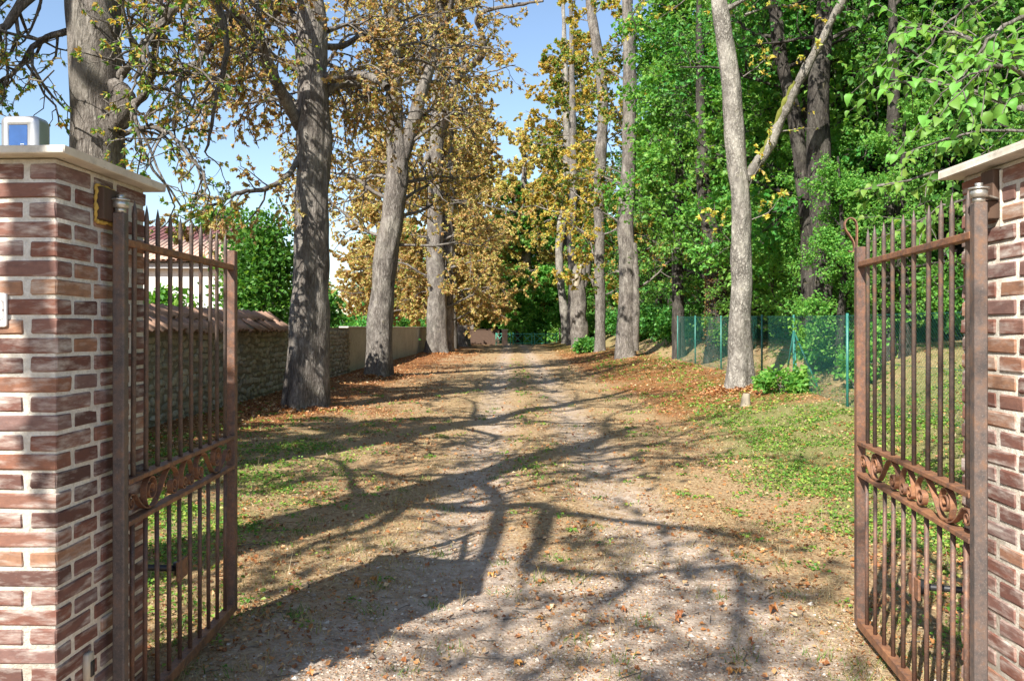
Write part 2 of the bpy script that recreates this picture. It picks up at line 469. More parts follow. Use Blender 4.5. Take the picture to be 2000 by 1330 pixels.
def ground_mat():
    m, nt, b = mat('drive_ground')
    at = nt.nodes.new('ShaderNodeVertexColor'); at.layer_name = 'cover'
    sp = nt.nodes.new('ShaderNodeSeparateColor'); nt.links.new(at.outputs[0], sp.inputs[0])
    n1 = tex(nt, 1.7, 6, .65); n2 = tex(nt, 9, 6, .7); n3 = tex(nt, 60, 4, .7); n4 = tex(nt, 26, 5, .7); v = tex(nt, 34, kind_='voronoi')
    dirt = ramp(nt, n2, [(.3, (.225, .165, .12)), (.5, (.36, .28, .215)), (.7, (.50, .41, .33))])
    dirt = mixc(nt, ramp(nt, n3, [(.5, 0), (.72, .5)]), dirt, (.55, .48, .42))
    dry = ramp(nt, n4, [(.3, (.15, .09, .05)), (.5, (.32, .215, .115)), (.72, (.48, .37, .22))])
    rust = ramp(nt, n4, [(.3, (.07, .03, .016)), (.5, (.21, .09, .035)), (.7, (.36, .18, .07))])
    green = ramp(nt, n4, [(.3, (.05, .085, .018)), (.55, (.10, .16, .03)), (.75, (.20, .24, .06))])
    def mask(ch, nn, gain=1.6):
        return math_n(nt, 'MAXIMUM', math_n(nt, 'MINIMUM', math_n(nt, 'ADD', math_n(nt, 'MULTIPLY', math_n(nt, 'SUBTRACT', nn, .5), gain * 2), math_n(nt, 'SUBTRACT', math_n(nt, 'MULTIPLY', ch, 2.0), .5)), 1.0), 0.0)
    c = mixc(nt, mask(sp.outputs[0], n2, 1.0), dry, dirt)
    c = mixc(nt, mask(sp.outputs[2], n4, 1.2), c, rust)
    c = mixc(nt, math_n(nt, 'MULTIPLY', mask(sp.outputs[1], n1, 1.6), .6), c, green)
    nt.links.new(c, b.inputs['Base Color']); b.inputs['Roughness'].default_value = .95; b.inputs['Specular IOR Level'].default_value = .15
    bump(nt, b, math_n(nt, 'ADD', math_n(nt, 'MULTIPLY', n3, .5), math_n(nt, 'ADD', math_n(nt, 'MULTIPLY', v, .4), n4)), .8, .02)
    return m
M['ground'] = ground_mat()

# ------------------------------------------------------------------ ground
def cover(x, y):
    """bare soil, green, rust litter weights"""
    n = fbm(x * .55 + 9, y * .55 + 2); n2 = fbm(x * 1.3, y * 1.3 + 50)
    tr = np.exp(-((x + .42) / .55) ** 2) + np.exp(-((x - 1.12) / .55) ** 2)
    fore = smooth((7.5 - y) / 3.5) * smooth((2.4 - np.abs(x - .2)) / 1.2)
    bare = np.clip((tr * .62 + fore * .55) * (.55 + .9 * n2), 0, 1)
    mid = np.exp(-((x - .36) / .35) ** 2) * smooth((y - 7) / 4)
    bank = smooth((x - 2.0) / 2.2) * smooth((y - 2.5) / 3.0)
    lt = smooth((-x - 1.3) / 1.5)
    green = np.clip(bank * (.35 + .85 * smooth((17 - y) / 6)) + lt * .55 * n2 * 1.8 * smooth((18 - y) / 7) + mid * .18 + .25 * smooth((y - 40) / 20), 0, 1)
    rust = smooth((-x - 3.4) / 1.5) * smooth((y - 8) / 5) + .75 * smooth((x - 2.2) / 1.5) * smooth((y - 13) / 4) * smooth((7.0 - x) / 1.5) + lt * .35 * smooth((y - 12) / 5)
    rust = np.clip(rust * (.6 + .8 * n) + .28 * (1 - bare) * smooth((n2 - .46) / .16), 0, 1)
    return bare, np.clip(green * (.55 + .9 * n), 0, 1), rust

def nonuni(a, b, fine_a, fine_b, step, grow=1.13):
    xs = list(np.arange(fine_a, fine_b + 1e-6, step))
    s = step; x = fine_b
    while x < b: s *= grow; x += s; xs.append(x)
    s = step; x = fine_a; lo = []
    while x > a: s *= grow; x -= s; lo.append(x)
    return np.array(lo[::-1] + xs)
gx = nonuni(-500, 500, -6.5, 9.0, .11)
gy = nonuni(-120, 700, 2.5, 13.0, .09, 1.035)
GX, GY = np.meshgrid(gx, gy)
GZ = gz(GX, GY)
g = Geo()
nx, ny = len(gx), len(gy)
ii, jj = np.meshgrid(np.arange(ny - 1), np.arange(nx - 1), indexing='ij')
q = np.stack([ii * nx + jj, ii * nx + jj + 1, (ii + 1) * nx + jj + 1, (ii + 1) * nx + jj], -1).reshape(-1, 4)
g.add(np.stack([GX, GY, GZ], -1).reshape(-1, 3), q)
me = g.mesh('ground', M['ground'])
ca = me.color_attributes.new('cover', 'FLOAT_COLOR', 'POINT')
b_, gr_, ru_ = cover(GX.ravel(), GY.ravel())
ca.data.foreach_set('color', np.stack([b_, gr_, ru_, np.ones_like(b_)], -1).astype(np.float32).ravel())
kind(link('ground', me), 'structure')

# ------------------------------------------------------------------ vegetation tools
def unit(v):
    return v / (np.linalg.norm(v, axis=-1, keepdims=True) + 1e-12)

def leaf_quads(P, A, N, L, W, fold=.25, rng=RNG):
    """folded rhombic leaves: P base, A along, N normal"""
    n = len(P)
    A = unit(A); S = unit(np.cross(A, N)); N2 = np.cross(S, A)
    L = np.broadcast_to(L, (n,))[:, None]; W = np.broadcast_to(W, (n,))[:, None]
    m = P + A * L * .42
    V = np.stack([P, m + S * W + N2 * W * fold, P + A * L - N2 * L * .12, m - S * W + N2 * W * fold], 1).reshape(-1, 3)
    Q = np.arange(4 * n).reshape(-1, 4)
    return V, Q

def add_leaves(G, P, D, rng, size=.14, aspect=.36, fan=1, spread=.9, up=.6, droop=.35):
    """leaves (or fans of leaflets) at points P, growing roughly along D"""
    n = len(P)
    D = unit(D + rng.normal(0, .75, (n, 3)))
    D[:, 2] -= droop; D = unit(D)
    N = unit(np.array([0, 0, up]) + rng.normal(0, .55, (n, 3)))
    S = unit(np.cross(D, N))
    for k in range(fan):
        a = 0 if fan == 1 else (k - (fan - 1) / 2) / ((fan - 1) / 2) * spread
        A = D * math.cos(a) + S * math.sin(a) + rng.normal(0, .15, (n, 3))
        L = size * rng.lognormal(0, .28, n).clip(.45, 1.45) * (1 - .25 * abs(a) / max(spread, .1))
        V, Q = leaf_quads(P, A, N + rng.normal(0, .2, (n, 3)), L, L * aspect * rng.uniform(.8, 1.2, n), .3)
        G.add(V, Q)

class Tree:
    def __init__(self, seed):
        self.rng = np.random.default_rng(seed)
        self.trunk = Geo(); self.limbs = []; self.leafP = []; self.leafD = []; self.twigs = Geo()
    def stem(self, pts, rad, sides=20, step=.12, rough=.03, flare=0.0, lobes=0, geo=None):
        """thick trunk with ridged bark through pts; rad per point"""
        pts = np.asarray(pts, float); rad = np.asarray(rad, float)
        C = catmull(np.concatenate([pts, rad[:, None]], 1), 14)
        Pc, Rc = C[:, :3], C[:, 3]
        s = np.concatenate([[0], np.cumsum(np.linalg.norm(np.diff(Pc, axis=0), axis=1))])
        n = max(4, int(s[-1] / step))
        t = np.linspace(0, s[-1], n)
        P = np.stack([np.interp(t, s, Pc[:, k]) for k in range(3)], 1); R = np.interp(t, s, Rc)
        seed = self.rng.uniform(0, 100)
        ph = self.rng.uniform(0, 6.28)
        def disp(P, th, R):
            out = np.zeros((len(P), len(th)))
            z = P[:, 2]
            c, si = np.cos(th), np.sin(th)
            for i in range(len(P)):
                r = R[i]
                for j in range(len(th)):
                    v = Vector((c[j] * r * 9 + seed, si[j] * r * 9, z[i] * 1.5))
                    v2 = Vector((c[j] * r * 2.5 + seed, si[j] * r * 2.5, z[i] * .8))
                    out[i, j] = rough * (mnoise.noise(v) * .9 + mnoise.noise(v2) * 1.5)
            hgt = z - z[0]
            if flare:
                f = np.exp(-hgt / .45)
                out += flare * f[:, None] * (1 + .7 * np.cos(5 * th + ph)[None, :] * 1.0 + .3 * np.cos(3 * th)[None, :]) * R[:, None]
            if lobes:
                out += lobes * R[:, None] * np.cos(3 * th + ph + .25 * 1)[None, :] * np.exp(-hgt / 5.0)[:, None]
            return out
        (geo or self.trunk).tube(P, R, sides, disp=disp, caps=False)
        return P, R
    def limb(self, pts, r0, r1, sides=9, n=6, geo=None, wob=.02):
        P = catmull(pts, n); t = np.linspace(0, 1, len(P))
        P = P + self.rng.normal(0, wob, P.shape) * t[:, None]
        R = (r0 + (r1 - r0) * t) * (1 + .12 * self.rng.normal(0, 1, len(P)).clip(-1.5, 1.5) * (r0 > .04))
        g_ = geo or Geo()
        g_.tube(P, R, sides)
        if geo is None: self.limbs.append(g_)
        return P, R, g_
    def sub(self, P, R, g_, count, length, levels=1, t0=.25, droop=.1, leaves=4, curl=.5, side=1.0, upb=.25, leafgap=.3, fill=.0):
        """grow child branches (recursively) from polyline P"""
        rng = self.rng
        D = np.gradient(P, axis=0); D = unit(D)
        for c in range(count):
            t = t0 + (1 - t0) * (c + rng.uniform(0, 1)) / count
            i = min(int(t * (len(P) - 1)), len(P) - 2)
            f = t * (len(P) - 1) - i
            p = P[i] * (1 - f) + P[i + 1] * f
            d = D[i]
            perp = unit(np.cross(d, rng.normal(0, 1, 3)))
            dirv = unit(d * rng.uniform(.35, .9) + perp * side + np.array([0, 0, upb]))
            L = length * rng.uniform(.55, 1.25) * (1.15 - .55 * t)
            ns = 6 if levels else 5
            Q = [p]; dd = dirv.copy()
            ax = rng.normal(0, 1, 3)
            for k in range(ns):
                dd = unit(dd + rng.normal(0, curl * .38, 3) + np.array([0, 0, -droop]) * (1 if k < ns * .6 else -1.2))
                Q.append(Q[-1] + dd * L / ns)
            Q = np.array(Q)
            r = max(min(R[i] * .6, .008 + L * .011), .006 if levels else .004)
            tt = np.linspace(0, 1, len(Q))
            (g_ if levels else self.twigs).tube(Q, r * (1 - .65 * tt), 5 if levels > 0 else 3)
            if levels:
                self.sub(Q, r * (1 - .65 * tt), g_, max(3, int(count * .75)) if levels > 1 else max(4, int(L * 3.6)), L * (.5 if levels > 1 else .5), levels - 1, .15, droop, leaves, curl, side, upb, leafgap, fill)
            else:
                k = leaves
                u = rng.uniform(.2, 1.0, k) * (len(Q) - 1)
                a = np.minimum(u.astype(int), len(Q) - 2); ff = (u - a)[:, None]
                pp = Q[a] * (1 - ff) + Q[a + 1] * ff
                if fill: pp = pp + rng.normal(0, fill, pp.shape) * np.array([1, 1, .55])
                self.leafP.append(pp); self.leafD.append(unit(np.gradient(Q, axis=0))[a] + 0 * pp)
    def finish(self, name, loc, bark, leafmat, label, cat, group, size, fan=1, aspect=.36, keep=1.0, droop=.35, twigmat=None):
        root = empty(name, loc)
        tag(root, label, cat, group)
        self.trunk.build('trunk', bark, root)
        for l in self.limbs:
            if l.n: l.build('limb', bark, root)
        if self.twigs.n: kind(self.twigs.build('twigs', twigmat or M['twig'], root), 'stuff')
        if self.leafP:
            P = np.concatenate(self.leafP); D = np.concatenate(self.leafD)
            if keep < 1:
                k = self.rng.random(len(P)) < keep; P, D = P[k], D[k]
            G = Geo(); add_leaves(G, P, D, self.rng, size, aspect, fan, droop=droop)
            G.build('crown', leafmat, root, False)
        return root

def rel(pts, base):
    return [(p[0] - base[0], p[1] - base[1], p[2] - base[2]) for p in pts]

# ------------------------------------------------------------------ brick gate pillars
PITCH = .072
def make_pillar(name, corner, rz, mirror, label):
    """corner = inner near corner on the ground; local x runs AWAY from the drive, local y into depth"""
    root = empty(name, (corner[0], corner[1], -.02), rz)
    tag(root, label, 'gate pillar', 'brick pillars of the gateway')
    sx = 1 if mirror else -1
    Wd = .684; rows = 33
    hz = rows * PITCH + .012
    Geo().bevel_box((sx * Wd / 2, Wd / 2, hz / 2), (Wd - .012, Wd - .012, hz), .006).build('mortar', M['mortar'], root)
    A = [.235, .15, .243]; B = [.1, .16, .23, .113]
    JA, JB = .026, .025
    rng = np.random.default_rng(11 + mirror)
    cache = {}
    def brick_mesh(L, dep):
        k = (round(L, 3), round(dep, 3))
        v = cache.setdefault(k, [])
        if len(v) < 4:
            v.append(Geo().bevel_box((0, 0, 0), (L, dep, PITCH - .015), .005, .0012, rng).mesh('brick', M['brick'], False))
            return v[-1]
        return v[rng.integers(4)]
    def put(L, dep, cx, cy, z, r):
        o = link('brick', brick_mesh(L, dep), root)
        o.location = (sx * cx + rng.normal(0, .0012), cy + rng.normal(0, .0012), z + rng.normal(0, .001))
        o.rotation_euler = (rng.normal(0, .004), rng.normal(0, .006), r + rng.normal(0, .004))
    for k in range(rows):
        z = k * PITCH + PITCH / 2
        segs, J = (A, JA) if k % 2 == 0 else (B, JB)
        other, J2 = (B, JB) if k % 2 == 0 else (A, JA)
        dep = .1 if k % 2 == 0 else .235
        # inner face (local x = 0), along y: the corner bricks turn the corner
        y = 0
        longc = k % 2 == 1
        for q_, s in enumerate(segs):
            dd = .235 if longc and q_ in (0, len(segs) - 1) else .1
            put(s, dd, dd / 2, y + s / 2, z, math.pi / 2); y += s + J
        # near and far faces (along local x), starting past the corner brick
        for yy in (.05, Wd - .05):
            x = (.235 if longc else .1) + .029
            for s in ([.225, .15, .12] if longc else [.11, .225, .11, .225]):
                if x + s > Wd: s = Wd - x
                if s < .04: break
                put(s, .1, x + s / 2, yy, z, 0); x += s + .029
    # capstone
    cs = Wd + .13
    c = Geo(); c.bevel_box((sx * Wd / 2, Wd / 2, hz + .018), (cs, cs, .034), .005, .0018, rng)
    c.build('capstone', M['cap'], root, False)
    return root, hz

RZP = -math.radians(1.4)
PL = (-1.687, 2.95)
pil_l, hz = make_pillar('brick_pillar', PL, RZP, False, 'brick pillar with silver box on its capstone and number plate on front')
PR = (1.868, 2.66)
pil_r, _ = make_pillar('brick_pillar', PR, RZP, True, 'brick pillar in full sun beside the gate leaf with looped latch')
TOPZ = -.02 + hz + .035

def on_pillar(name, c, lx, ly, z):
    """empty placed in the frame of a pillar's corner"""
    ca, sa = math.cos(RZP), math.sin(RZP)
    return empty(name, (c[0] + lx * ca - ly * sa, c[1] + lx * sa + ly * ca, z), RZP)

# silver box on the left capstone
t = on_pillar('control_box', PL, -.225, .16, TOPZ)
tag(t, 'silver box with blue window on the capstone of a brick pillar', 'control box')
gq = Geo()
def rounded_rect(w, h, r, n=5):
    pts = []
    for cx, cz, a0 in ((w/2-r, h/2-r, 0), (-w/2+r, h/2-r, 90), (-w/2+r, -h/2+r, 180), (w/2-r, -h/2+r, 270)):
        for k in range(n + 1):
            a = math.radians(a0 + 90 * k / n); pts.append((cx + r * math.cos(a), cz + r * math.sin(a)))
    return np.array(pts)
def loft(G, rings, cap0=True, cap1=True):
    n = len(rings[0]); V = np.concatenate(rings); Q = []; T = []
    for i in range(len(rings) - 1):
        for j in range(n):
            Q.append([i*n+j, i*n+(j+1) % n, (i+1)*n+(j+1) % n, (i+1)*n+j])
    base = len(V); extra = []
    if cap0:
        extra.append(rings[0].mean(0)); 
        for j in range(n): T.append([base, (j+1) % n, j])
    if cap1:
        extra.append(rings[-1].mean(0)); b2 = base + len(extra) - 1
        for j in range(n): T.append([b2, (len(rings)-1)*n+j, (len(rings)-1)*n+(j+1) % n])
    G.add(np.concatenate([V, np.array(extra).reshape(-1, 3)]) if extra else V, Q, T)
def ring3(pts, y, cz): return np.stack([pts[:, 0], np.full(len(pts), y), pts[:, 1] + cz], 1)
Wb, Hb = .15, .158
loft(gq, [ring3(rounded_rect(Wb*.94, Hb*.94, .022), .05, Hb/2), ring3(rounded_rect(Wb, Hb, .022), .035, Hb/2), ring3(rounded_rect(Wb, Hb, .022), -.02, Hb/2),
          ring3(rounded_rect(Wb*.97, Hb*.97, .02), -.026, Hb/2), ring3(rounded_rect(.078, .088, .004), -.040, .078), ring3(rounded_rect(.076, .086, .003), -.033, .078)])
gq.build('housing', M['silver'], t)
Geo().bevel_box((0, -.036, .078), (.073, .004, .083), .001).build('window', M['screen'], t, False)
for k in range(3):
    Geo().box((.012 + k * .005, -.0385, .045), (.003, .001, .003)).build('mark', M['enamel'], t)

# enamel number plate on the near face
t = on_pillar('number_plate', PL, -.257, -.006, 1.805)
tag(t, 'white enamel plate with thin dark border on the brick pillar front', 'plate')
gq = Geo(); loft(gq, [ring3(rounded_rect(.15, .125, .01), .004, 0), ring3(rounded_rect(.15, .125, .01), -.003, 0), ring3(rounded_rect(.146, .121, .008), -.005, 0)])
gq.build('plate', M['enamel'], t)
gq = Geo()
bp = []
for cx, cz, a0 in ((.063, .05, 270), (-.063, .05, 0), (-.063, -.05, 90), (.063, -.05, 180)):
    for k in range(5):
        a = math.radians(a0 - 22.5 * k); bp.append((cx + .018 * math.cos(a), -.006, cz + .018 * math.sin(a)))
bp = np.array(bp + bp[:1])
gq.tube(bp, .0011, 5); gq.build('border', M['enamel_line'], t)
for sx_ in (-1, 1): Geo().bevel_box((sx_ * .063, -.006, 0), (.005, .002, .007), .0006).build('ornament', M['enamel_line'], t)

# dark wooden hinge blocks set in the inner faces, with foam round the left one
def hinge_block(c, mirror, label):
    s = 1 if mirror else -1
    t = on_pillar('hinge_block', c, 0, 0, 0)
    tag(t, label, 'hinge block')
    if not mirror:
        Geo().bevel_box((.010, .325, 2.243), (.05, .128, .132), .004, .001).build('block', M['wood_dark'], t, False)
        G = Geo()
        rr = np.random.default_rng(5)
        for p0, p1 in (((.256, 2.17), (.256, 2.316)), ((.256, 2.316), (.392, 2.313)), ((.256, 2.17), (.392, 2.172)), ((.394, 2.172), (.394, 2.313))):
            n = 12
            tt = np.linspace(0, 1, n)
            P = np.stack([.006 + rr.normal(0, .002, n), p0[0] + (p1[0]-p0[0]) * tt + rr.normal(0, .002, n), p0[1] + (p1[1]-p0[1]) * tt + rr.normal(0, .002, n)], 1)
            G.tube(P, np.abs(.0075 + rr.normal(0, .002, n)), 7, caps=True)
        G.build('foam_edge', M['foam'], t)
    else:
        Geo().bevel_box((-.004, .45, 2.292), (.04, .085, .12), .004, .001).build('block', M['wood_dark'], t, False)
        Geo().bevel_box((-.03, .455, 2.195), (.09, .075, .075), .006, .001).build('spacer', M['wood_dark'], t, False)
        Geo().bevel_box((.003, .395, 2.235), (.02, .012, .22), .003, .001).build('mortar_edge', M['mortar'], t, False)
    return t
hinge_block(PL, False, 'dark wooden block edged with yellow foam in the pillar face')
hinge_block(PR, True, 'two dark wooden blocks holding the hinge arm on the sunlit pillar')

# beige sensor low on the left pillar
t = on_pillar('photocell', PL, .0, .198, .405)
tag(t, 'small beige sensor box low on the shaded face of the pillar', 'sensor')
Geo().bevel_box((.008, 0, 0), (.024, .05, .105), .005).build('housing', M['beige'], t)
Geo().bevel_box((.0215, .006, -.012), (.004, .026, .06), .001).build('lens', M['black'], t)

# ------------------------------------------------------------------ iron gate leaves
def strip_sweep(G, P2, width, thick):
    """flat iron strip following a path in the leaf plane (s, z); width is across the plane (local x)"""
    P2 = np.asarray(P2, float)
    D = np.gradient(P2, axis=0); D /= np.linalg.norm(D, axis=1)[:, None] + 1e-12
    Nn = np.stack([-D[:, 1], D[:, 0]], 1)
    n = len(P2)
    rings = []
    for sgn_x, sgn_n in ((-1, -1), (1, -1), (1, 1), (-1, 1)):
        pp = P2 + Nn * sgn_n * thick / 2
        rings.append(np.stack([np.full(n, sgn_x * width / 2), pp[:, 0], pp[:, 1]], 1))
    V = np.stack(rings, 1).reshape(-1, 3)
    Q = []
    for i in range(n - 1):
        for j in range(4):
            Q.append([i*4+j, i*4+(j+1) % 4, (i+1)*4+(j+1) % 4, (i+1)*4+j])
    Q.append([0, 3, 2, 1]); Q.append([(n-1)*4+k for k in range(4)])
    G.add(V, Q)

def spiral(c, r0, r1, a0, turns, n=34):
    """points from outside (r0 at angle a0) inwards; turns signed"""
    t = np.linspace(0, 1, n)
    a = math.radians(a0) + turns * 2 * np.pi * t
    r = r0 + (r1 - r0) * t ** .85
    return np.stack([c[0] + r * np.cos(a), c[1] + r * np.sin(a)], 1)

def gate_scrolls(s0, s1, z0, z1):
    """five scrolls between the rails, in leaf plane coords; returns list of paths"""
    Ls = s1 - s0; h = z1 - z0; k = Ls / 1.30
    X = lambda u: s0 + u * Ls
    Zz = lambda v: z0 + v * h
    out = []
    for mir in (False, True):
        fx = (lambda u: X(u)) if not mir else (lambda u: X(1.0 - u))
        sg = -1 if mir else 1
        def SP(cu, cv, r0, r1, a0, turns):
            p = spiral((0, 0), r0 * h, r1 * h, a0, turns)
            return np.stack([fx(cu) + sg * p[:, 0], Zz(cv) + p[:, 1]], 1)
        # S scroll: upper volute -> bottom -> crest -> lower volute
        vA = SP(.185, .56, .47, .10, 215, -1.75)[::-1]     # inner to outer
        mid = np.array([[fx(.155), Zz(.12)], [fx(.185), Zz(.025)], [fx(.225), Zz(.10)], [fx(.27), Zz(.50)], [fx(.31), Zz(.86)], [fx(.345), Zz(.97)], [fx(.385), Zz(.86)], [fx(.41), Zz(.6)]])
        vB = SP(.372, .33, .31, .08, 10, -1.6)
        out.append(np.concatenate([vA, catmull(np.concatenate([vA[-1:], mid, vB[:1]]), 6)[1:-1], vB]))
        # J scroll at the stile
        vJ = SP(.035, .42, .26, .06, 60, 1.5)
        out.append(np.concatenate([catmull(np.array([[fx(.19), Zz(.03)], [fx(.145), Zz(.06)], [fx(.10), Zz(.30)], [fx(.065), Zz(.62)], vJ[0]]), 6)[:-1], vJ]))
    # omega in the middle
    vC = spiral((X(.468), Zz(.27)), .23 * h, .06 * h, 200, 1.5)[::-1]
    vD = spiral((X(.532), Zz(.27)), .23 * h, .06 * h, -20, -1.5)
    mid = np.array([[X(.452), Zz(.62)], [X(.475), Zz(.90)], [X(.50), Zz(.975)], [X(.525), Zz(.90)], [X(.548), Zz(.62)]])
    out.append(np.concatenate([vC, catmull(np.concatenate([vC[-1:], mid, vD[:1]]), 6)[1:-1], vD]))
    return out

def make_gate(loc, heading, L, label, loop):
    """local y runs from hinge to free end, local x across; z is height above local ground 0"""
    root = empty('gate_leaf', (loc[0], loc[1], 0), heading)
    tag(root, label, 'gate', 'wrought iron gate leaves')
    zt, zm1, zm2, zb = H + .355, H - .645, H - .82, H - 1.655
    ztip = zt + .188
    # hinge post and free stile
    Geo().bevel_box((0, 0, (H + .475 + .02) / 2), (.048, .048, H + .475 - .02), .005).build('hinge_post', M['iron_dark'], root, False)
    Geo().bevel_box((0, L - .018, (H + .455 + .06) / 2), (.05, .052, H + .455 - .06), .004).build('stile', M['iron'], root, False)
    y0, y1 = .026, L - .047
    for z, hgt, wd in ((zt, .03, .045), (zm1, .022, .052), (zm2, .022, .052), (zb, .05, .05)):
        Geo().bevel_box((0, (y0 + y1) / 2, z), (wd, y1 - y0, hgt), .003).build('rail', M['iron_rail'], root, False)
    nb = 10
    sp = (y1 - y0 + .03) / (nb + .5)
    up = Geo()
    r = .0105
    def bar(za, zb_, tip):
        G = Geo()
        if tip:
            z = np.array([za, zb_ - .075, zb_ - .07, zb_ - .035, zb_]); rr = np.array([r, r, r * 1.12, r * .72, .0012])
        else:
            z = np.array([za, zb_]); rr = np.array([r, r])
        G.tube(np.stack([0*z, 0*z, z], 1), rr, 10, caps=True)
        return G
    mu = bar(zm1 + .0115, ztip, True).mesh('bar', M['iron_dark']); ml = bar(zb + .0255, zm2 - .0115, False).mesh('bar', M['iron'])
    for k in range(nb):
        y = y0 + .075 + k * (y1 - y0 - .085) / (nb - .35)
        for m_ in (mu, ml):
            o = link('bar', m_, root); o.location = (RNG.normal(0, .0015), y + RNG.normal(0, .002), 0)
            o.rotation_euler = (RNG.normal(0, .0025), RNG.normal(0, .0025), RNG.uniform(0, 6))
    for P2 in gate_scrolls(y0 + .005, y1 - .005, zm2 + .014, zm1 - .014):
        G = Geo(); strip_sweep(G, P2, .026, .006); G.build('scroll', M['iron_rail'], root, False)
    # operator plate
    Geo().bevel_box((.0, y0 + .63, .545), (.012, .12, .095), .002).build('bracket_plate', M['iron_rail'], root, False)
    # hinge bolt on top of the post
    zt2 = H + .475
    G = Geo(); G.tube([(0, 0, zt2), (0, 0, zt2 + .02)], .022, 12, caps=True); G.tube([(0, 0, zt2 + .02), (0, 0, zt2 + .05)], .031, 14, caps=True)
    G.tube([(0, 0, zt2 + .05), (0, 0, zt2 + .056)], .037, 14, caps=True); G.tube([(0, 0, zt2 + .056), (0, 0, zt2 + .074)], .014, 6, caps=True)
    G.build('hinge_bolt', M['zinc'], root)
    if loop:
        G = Geo()
        cz = H + .62
        zb_ = H + .43
        path = np.concatenate([[(.0, H - 1.6), (.0, H + .40)], catmull(np.array([(.0, H + .42), (.004, H + .52), (.003, H + .585), (-.014, H + .618), (-.042, H + .622), (-.062, H + .595), (-.058, H + .560), (-.036, H + .525), (-.016, H + .49), (-.010, H + .455), (-.014, H + .435), (-.034, H + .432), (-.040, H + .44)]), 6)])
        Gt = Geo(); strip_sweep(Gt, path, .03, .006)
        V_ = np.concatenate(Gt.V); G.add(np.stack([V_[:, 1] - .012, V_[:, 0] + L + .016, V_[:, 2]], 1), np.concatenate(Gt.Q)); G.build('latch_loop', M['iron_rail'], root, False)
    return root

LH = (-1.622, 3.30)
lend = ((455 - 1000) / F * 4.74, 4.74)
ang = math.atan2(-(lend[0] - LH[0]), lend[1] - LH[1])
gate_l = make_gate(LH, ang, math.dist(LH, lend), 'rusted wrought iron gate leaf casting shade by the shaded pillar face', False)
RH = (1.776, 3.03)
rend = ((1678 - 1000) / F * 4.52, 4.52)
ang_r = math.atan2(-(rend[0] - RH[0]), rend[1] - RH[1])
gate_r = make_gate(RH, ang_r, math.dist(RH, rend), 'sunlit rusted iron gate leaf with looped latch bar on its free end', True)

# hinge straps from post top to block
def strap(p, q_, label):
    t = empty('hinge_strap', p)
    tag(t, label, 'hinge')
    d = np.array(q_) - np.array(p); L = np.linalg.norm(d); ux = d / L
    R_ = np.stack([ux, np.cross([0, 0, 1], ux), [0, 0, 1]], 1)
    Geo().bevel_box(d / 2 + [0, 0, .004], (L + .02, .03, .008), .002, rot=R_).build('strap', M['zinc'], t, False)
    G = Geo(); G.tube([d + [0, 0, .008], d + [0, 0, .02]], .012, 6, caps=True); G.build('bolt', M['zinc'], t, False)
zs = H + .475 + .03
strap((LH[0], LH[1], zs), (LH[0] - .075, LH[1] + .03, zs), 'flat steel hinge strap on the foam edged block')
strap((RH[0], RH[1], zs), (RH[0] + .11, RH[1] + .06, zs - .015), 'flat steel hinge strap on the sunlit pillar blocks')

# gate opener arms
def opener(a, b_, label):
    t = empty('opener_arm', a); tag(t, label, 'opener arm')
    d = np.array(b_) - np.array(a); m_ = d * .5 + np.array([0, 0, .01])
    G = Geo(); P = catmull([(0, 0, 0), m_, d], 6); G.tube(P, .016, 8, caps=True); G.build('arm', M['black'], t)
    G = Geo(); G.tube([d + [0, 0, -.03], d + [0, 0, .03]], .025, 10, caps=True); G.build('joint', M['black'], t)
gl = lambda gpos, a_, L: (gpos[0] - math.sin(a_) * L, gpos[1] + math.cos(a_) * L)
p = gl(LH, ang, .66); opener((-1.99, 3.74, .60), (p[0] - .02, p[1], .545), 'black opener arm fixed to the gate leaf by the shaded pillar')
p = gl(RH, ang_r, .66); opener((2.2, 3.45, .56), (p[0] + .02, p[1], .545), 'black opener arm fixed to the sunlit gate leaf')

# ------------------------------------------------------------------ stone wall on the left
WX = -6.05
t = empty('stone_wall', (WX, 0, 0)); tag(t, 'rubble stone wall capped with old clay tiles along the lane', 'wall')
rng = np.random.default_rng(21)
ya, yb = 4.0, 29.5
G = Geo()
n = 120
ys = np.linspace(ya, yb, n)
topw = 1.72 + .05 * fbm(ys * .6, ys * 0, 2)
V = []
for xo in (0, -.42):
    V.append(np.stack([np.full(n, xo), ys, np.full(n, -.3)], 1)); V.append(np.stack([np.full(n, xo), ys, topw], 1))
V = np.concatenate(V)
Q = []
for i in range(n - 1):
    Q.append([i, i+1, n+i+1, n+i]); Q.append([2*n+i+1, 2*n+i, 3*n+i, 3*n+i+1]); Q.append([n+i, n+i+1, 3*n+i+1, 3*n+i])
Q.append([0, n, 3*n, 2*n]); Q.append([n-1, 3*n-1, 4*n-1, 2*n-1])
G.add(V, Q); G.build('masonry', M['stone_mortar'], t, False)
